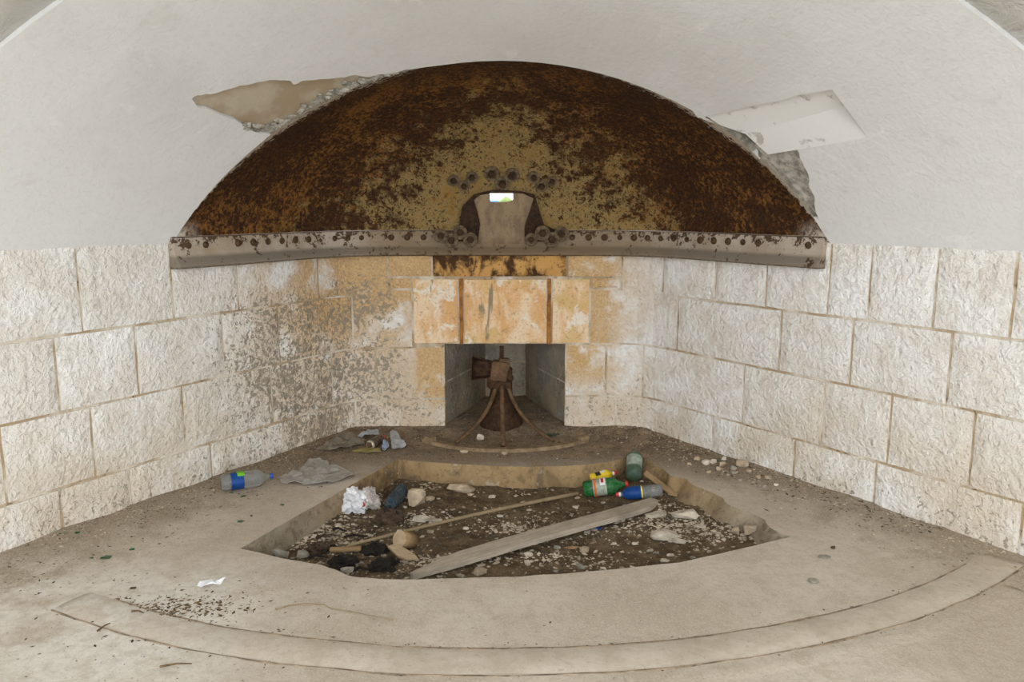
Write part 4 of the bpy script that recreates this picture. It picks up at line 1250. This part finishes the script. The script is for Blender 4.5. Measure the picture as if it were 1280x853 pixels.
# ------------------------------------------------------------------ fine debris (nobody could count it)
def chips(name, n, place_fn, mat, label, cat, smin, smax, flat=.5, seed=1, leaf=False):
    r = random.Random(seed); vs = []; fs = []
    for _ in range(n):
        q = place_fn(r)
        if q is None: continue
        x, y, z = q; s = smin + (smax - smin) * r.random() ** 2.2; a = r.random() * 6.28; ca, sa = math.cos(a), math.sin(a)
        l = s * (1.5 if leaf else 1); w = s * (.7 if leaf else .7); h = s * flat; b = len(vs)
        tl = r.uniform(-.3, .3)
        for dx, dy, dz in ((-l, 0, 0), (0, -w, 0), (l, 0, 0), (0, w, 0), (r.uniform(-.4, .4) * l, r.uniform(-.4, .4) * w, h), (0, 0, -h * .4)):
            dx *= r.uniform(.7, 1.2); dy *= r.uniform(.7, 1.2)
            vs.append((x + dx * ca - dy * sa, y + dx * sa + dy * ca, z + dz + tl * dx * .5 + .001))
        fs += [(b, b + 1, b + 4), (b + 1, b + 2, b + 4), (b + 2, b + 3, b + 4), (b + 3, b, b + 4), (b + 1, b, b + 5), (b + 2, b + 1, b + 5), (b + 3, b + 2, b + 5), (b, b + 3, b + 5)]
    o = mesh_from(name, vs, fs, M[mat], floor); o['kind'] = 'stuff'; o['label'] = label; return o
def in_pit(r, pred=None):
    for _ in range(30):
        x, y = r.uniform(-1.3, 1.35), r.uniform(3.1, 4.85)
        if inside((x, y), PITP) and (pred is None or pred(x, y, r)): return x, y, pit_z(x, y)
pale_zone = lambda x, y, r: r.random() < sm(fbm(x, y, 4, 2.2, 3), -.1, .45) + .12 or (x < -.45 and y < 4.3 and r.random() < .6)
chips('pit_grit', 2000, lambda r: in_pit(r, pale_zone), 'chips', 'pale plaster grit strewn over the pit soil', 'grit', .004, .016, .5, 1)
chips('pit_litter', 900, lambda r: in_pit(r, lambda x, y, r: x < -.2 and r.random() < .8 or r.random() < .25), 'litter2', 'black leaf and char litter strewn in the pit', 'litter', .005, .02, .3, 2, True)
def pit_patch(px, py, sx_, sy_):
    c_ = at_floor(px, py, pit_z)
    def fn(r):
        x, y = c_.x + r.gauss(0, sx_), c_.y + r.gauss(0, sy_)
        return (x, y, pit_z(x, y)) if inside((x, y), PITP) else None
    return fn
for i_, (px, py, sx_, sy_, n_) in enumerate(((405, 668, .14, .12, 420), (550, 700, .14, .05, 260), (525, 648, .10, .06, 160), (645, 660, .10, .05, 150), (830, 655, .15, .09, 420), (905, 668, .12, .07, 220), (700, 700, .20, .06, 200))):
    chips('plaster_crumbs', n_, pit_patch(px, py, sx_, sy_), 'crumb', 'spill of pale crushed plaster on the pit soil', 'grit', .005, .02, .45, 40 + i_)
def near_wall(side, y0, y1, spread):
    def fn(r):
        y = r.uniform(y0, y1); d = abs(r.gauss(0, 1)) * spread + .02
        x = wl_x(y) + d if side < 0 else wr_x(y) - d
        if inside((x, y), PITP) or y > YB - .03: return None
        return x, y, floor_z(x, y)
    return fn
chips('wall_foot_grit', 1500, near_wall(1, 3.2, 5.4, .22), 'chips', 'pale grit washed along the foot of the clean wall', 'grit', .003, .013, .5, 3)
chips('wall_foot_grit', 1500, near_wall(-1, 3.0, 5.4, .24), 'chips', 'pale grit washed along the foot of the pitted wall', 'grit', .003, .011, .5, 4)
chips('wall_foot_litter', 520, near_wall(-1, 2.9, 4.8, .32), 'litter2', 'dark leaf crumbs along the foot of the pitted wall', 'litter', .003, .009, .25, 5, True)
chips('wall_foot_litter', 420, near_wall(1, 3.6, 5.4, .2), 'litter2', 'dark leaf crumbs along the foot of the clean wall', 'litter', .004, .012, .25, 6, True)
lc = at_z(225, 762).xy
def patch_fn(cx, cy, sx_, sy_):
    def fn(r):
        x, y = cx + r.gauss(0, sx_), cy + r.gauss(0, sy_)
        if inside((x, y), PITP) or x < wl_x(y) + .05: return None
        return x, y, floor_z(x, y)
    return fn
chips('leaf_litter', 420, patch_fn(lc.x, lc.y, .13, .055), 'litter', 'patch of brown leaf litter on the floor before the white tissue', 'litter', .003, .010, .35, 7, True)
chips('leaf_litter', 150, patch_fn(lc.x + .1, lc.y - .05, .4, .22), 'litter2', 'thin scatter of dark leaf crumbs around the litter patch', 'litter', .002, .008, .3, 8, True)
chips('floor_grit', 500, patch_fn(-.9, 2.75, .8, .3), 'chips', 'thin pale grit over the near floor and track', 'grit', .002, .007, .5, 9)
def back_fn(r):
    x, y = r.uniform(-1.0, .85), r.uniform(4.75, 6.1)
    if not inside((x, y), outl) or inside((x, y), PITP) or x < wl_x(y) + .05 or x > wr_x(y) - .05: return None
    return x, y, floor_z(x, y)
chips('back_grit', 500, back_fn, 'chips', 'grit and crumbs on the soil round the gun mount', 'grit', .003, .010, .5, 10)
chips('back_litter', 420, back_fn, 'litter', 'brown leaf crumbs on the soil round the gun mount', 'litter', .004, .014, .3, 12, True)
def track_fn(r):
    a = r.uniform(-.5, .66); rad = r.choice((3.415, 3.41, 3.60)) + r.gauss(0, .008)
    x, y = PIV.x + rad * math.sin(a), PIV.y - rad * math.cos(a); return x, y, floor_z(x, y)
chips('track_litter', 160, track_fn, 'litter2', 'dark crumbs caught along the edges of the curved track', 'litter', .002, .007, .4, 13, True)

# dry twig on the floor
pts_ = [at_floor(x, y) + Vector((0, 0, .006)) for x, y in ((345, 764), (362, 759), (382, 757), (404, 758), (414, 763), (440, 767), (465, 772), (492, 777))]
c0 = pts_[3].copy(); bm = bmesh.new(); tube(bm, [p - c0 for p in pts_], .0028, 6, .0014)
tag(obj('dry_twig', bm, M['polewood'], None, c0, True), 'thin dry twig curving over the floor in front of the pit', 'twig')
for x0, y0, x1, y1, lb in ((165, 768, 180, 770, 'short grey twig on the chalky floor'), (122, 793, 138, 783, 'short dark twig by the edge of the track'), (200, 838, 240, 834, 'brown twig at the outer side of the track')):
    a, b = at_floor(x0, y0), at_floor(x1, y1); c0 = (a + b) / 2; bm = bmesh.new()
    tube(bm, [a - c0 + Vector((0, 0, .012)), Vector((0, .006, .014)), b - c0 + Vector((0, 0, .012))], .004, 6, .002)
    tag(obj('dry_twig', bm, M['litter'], None, c0), lb, 'twig')
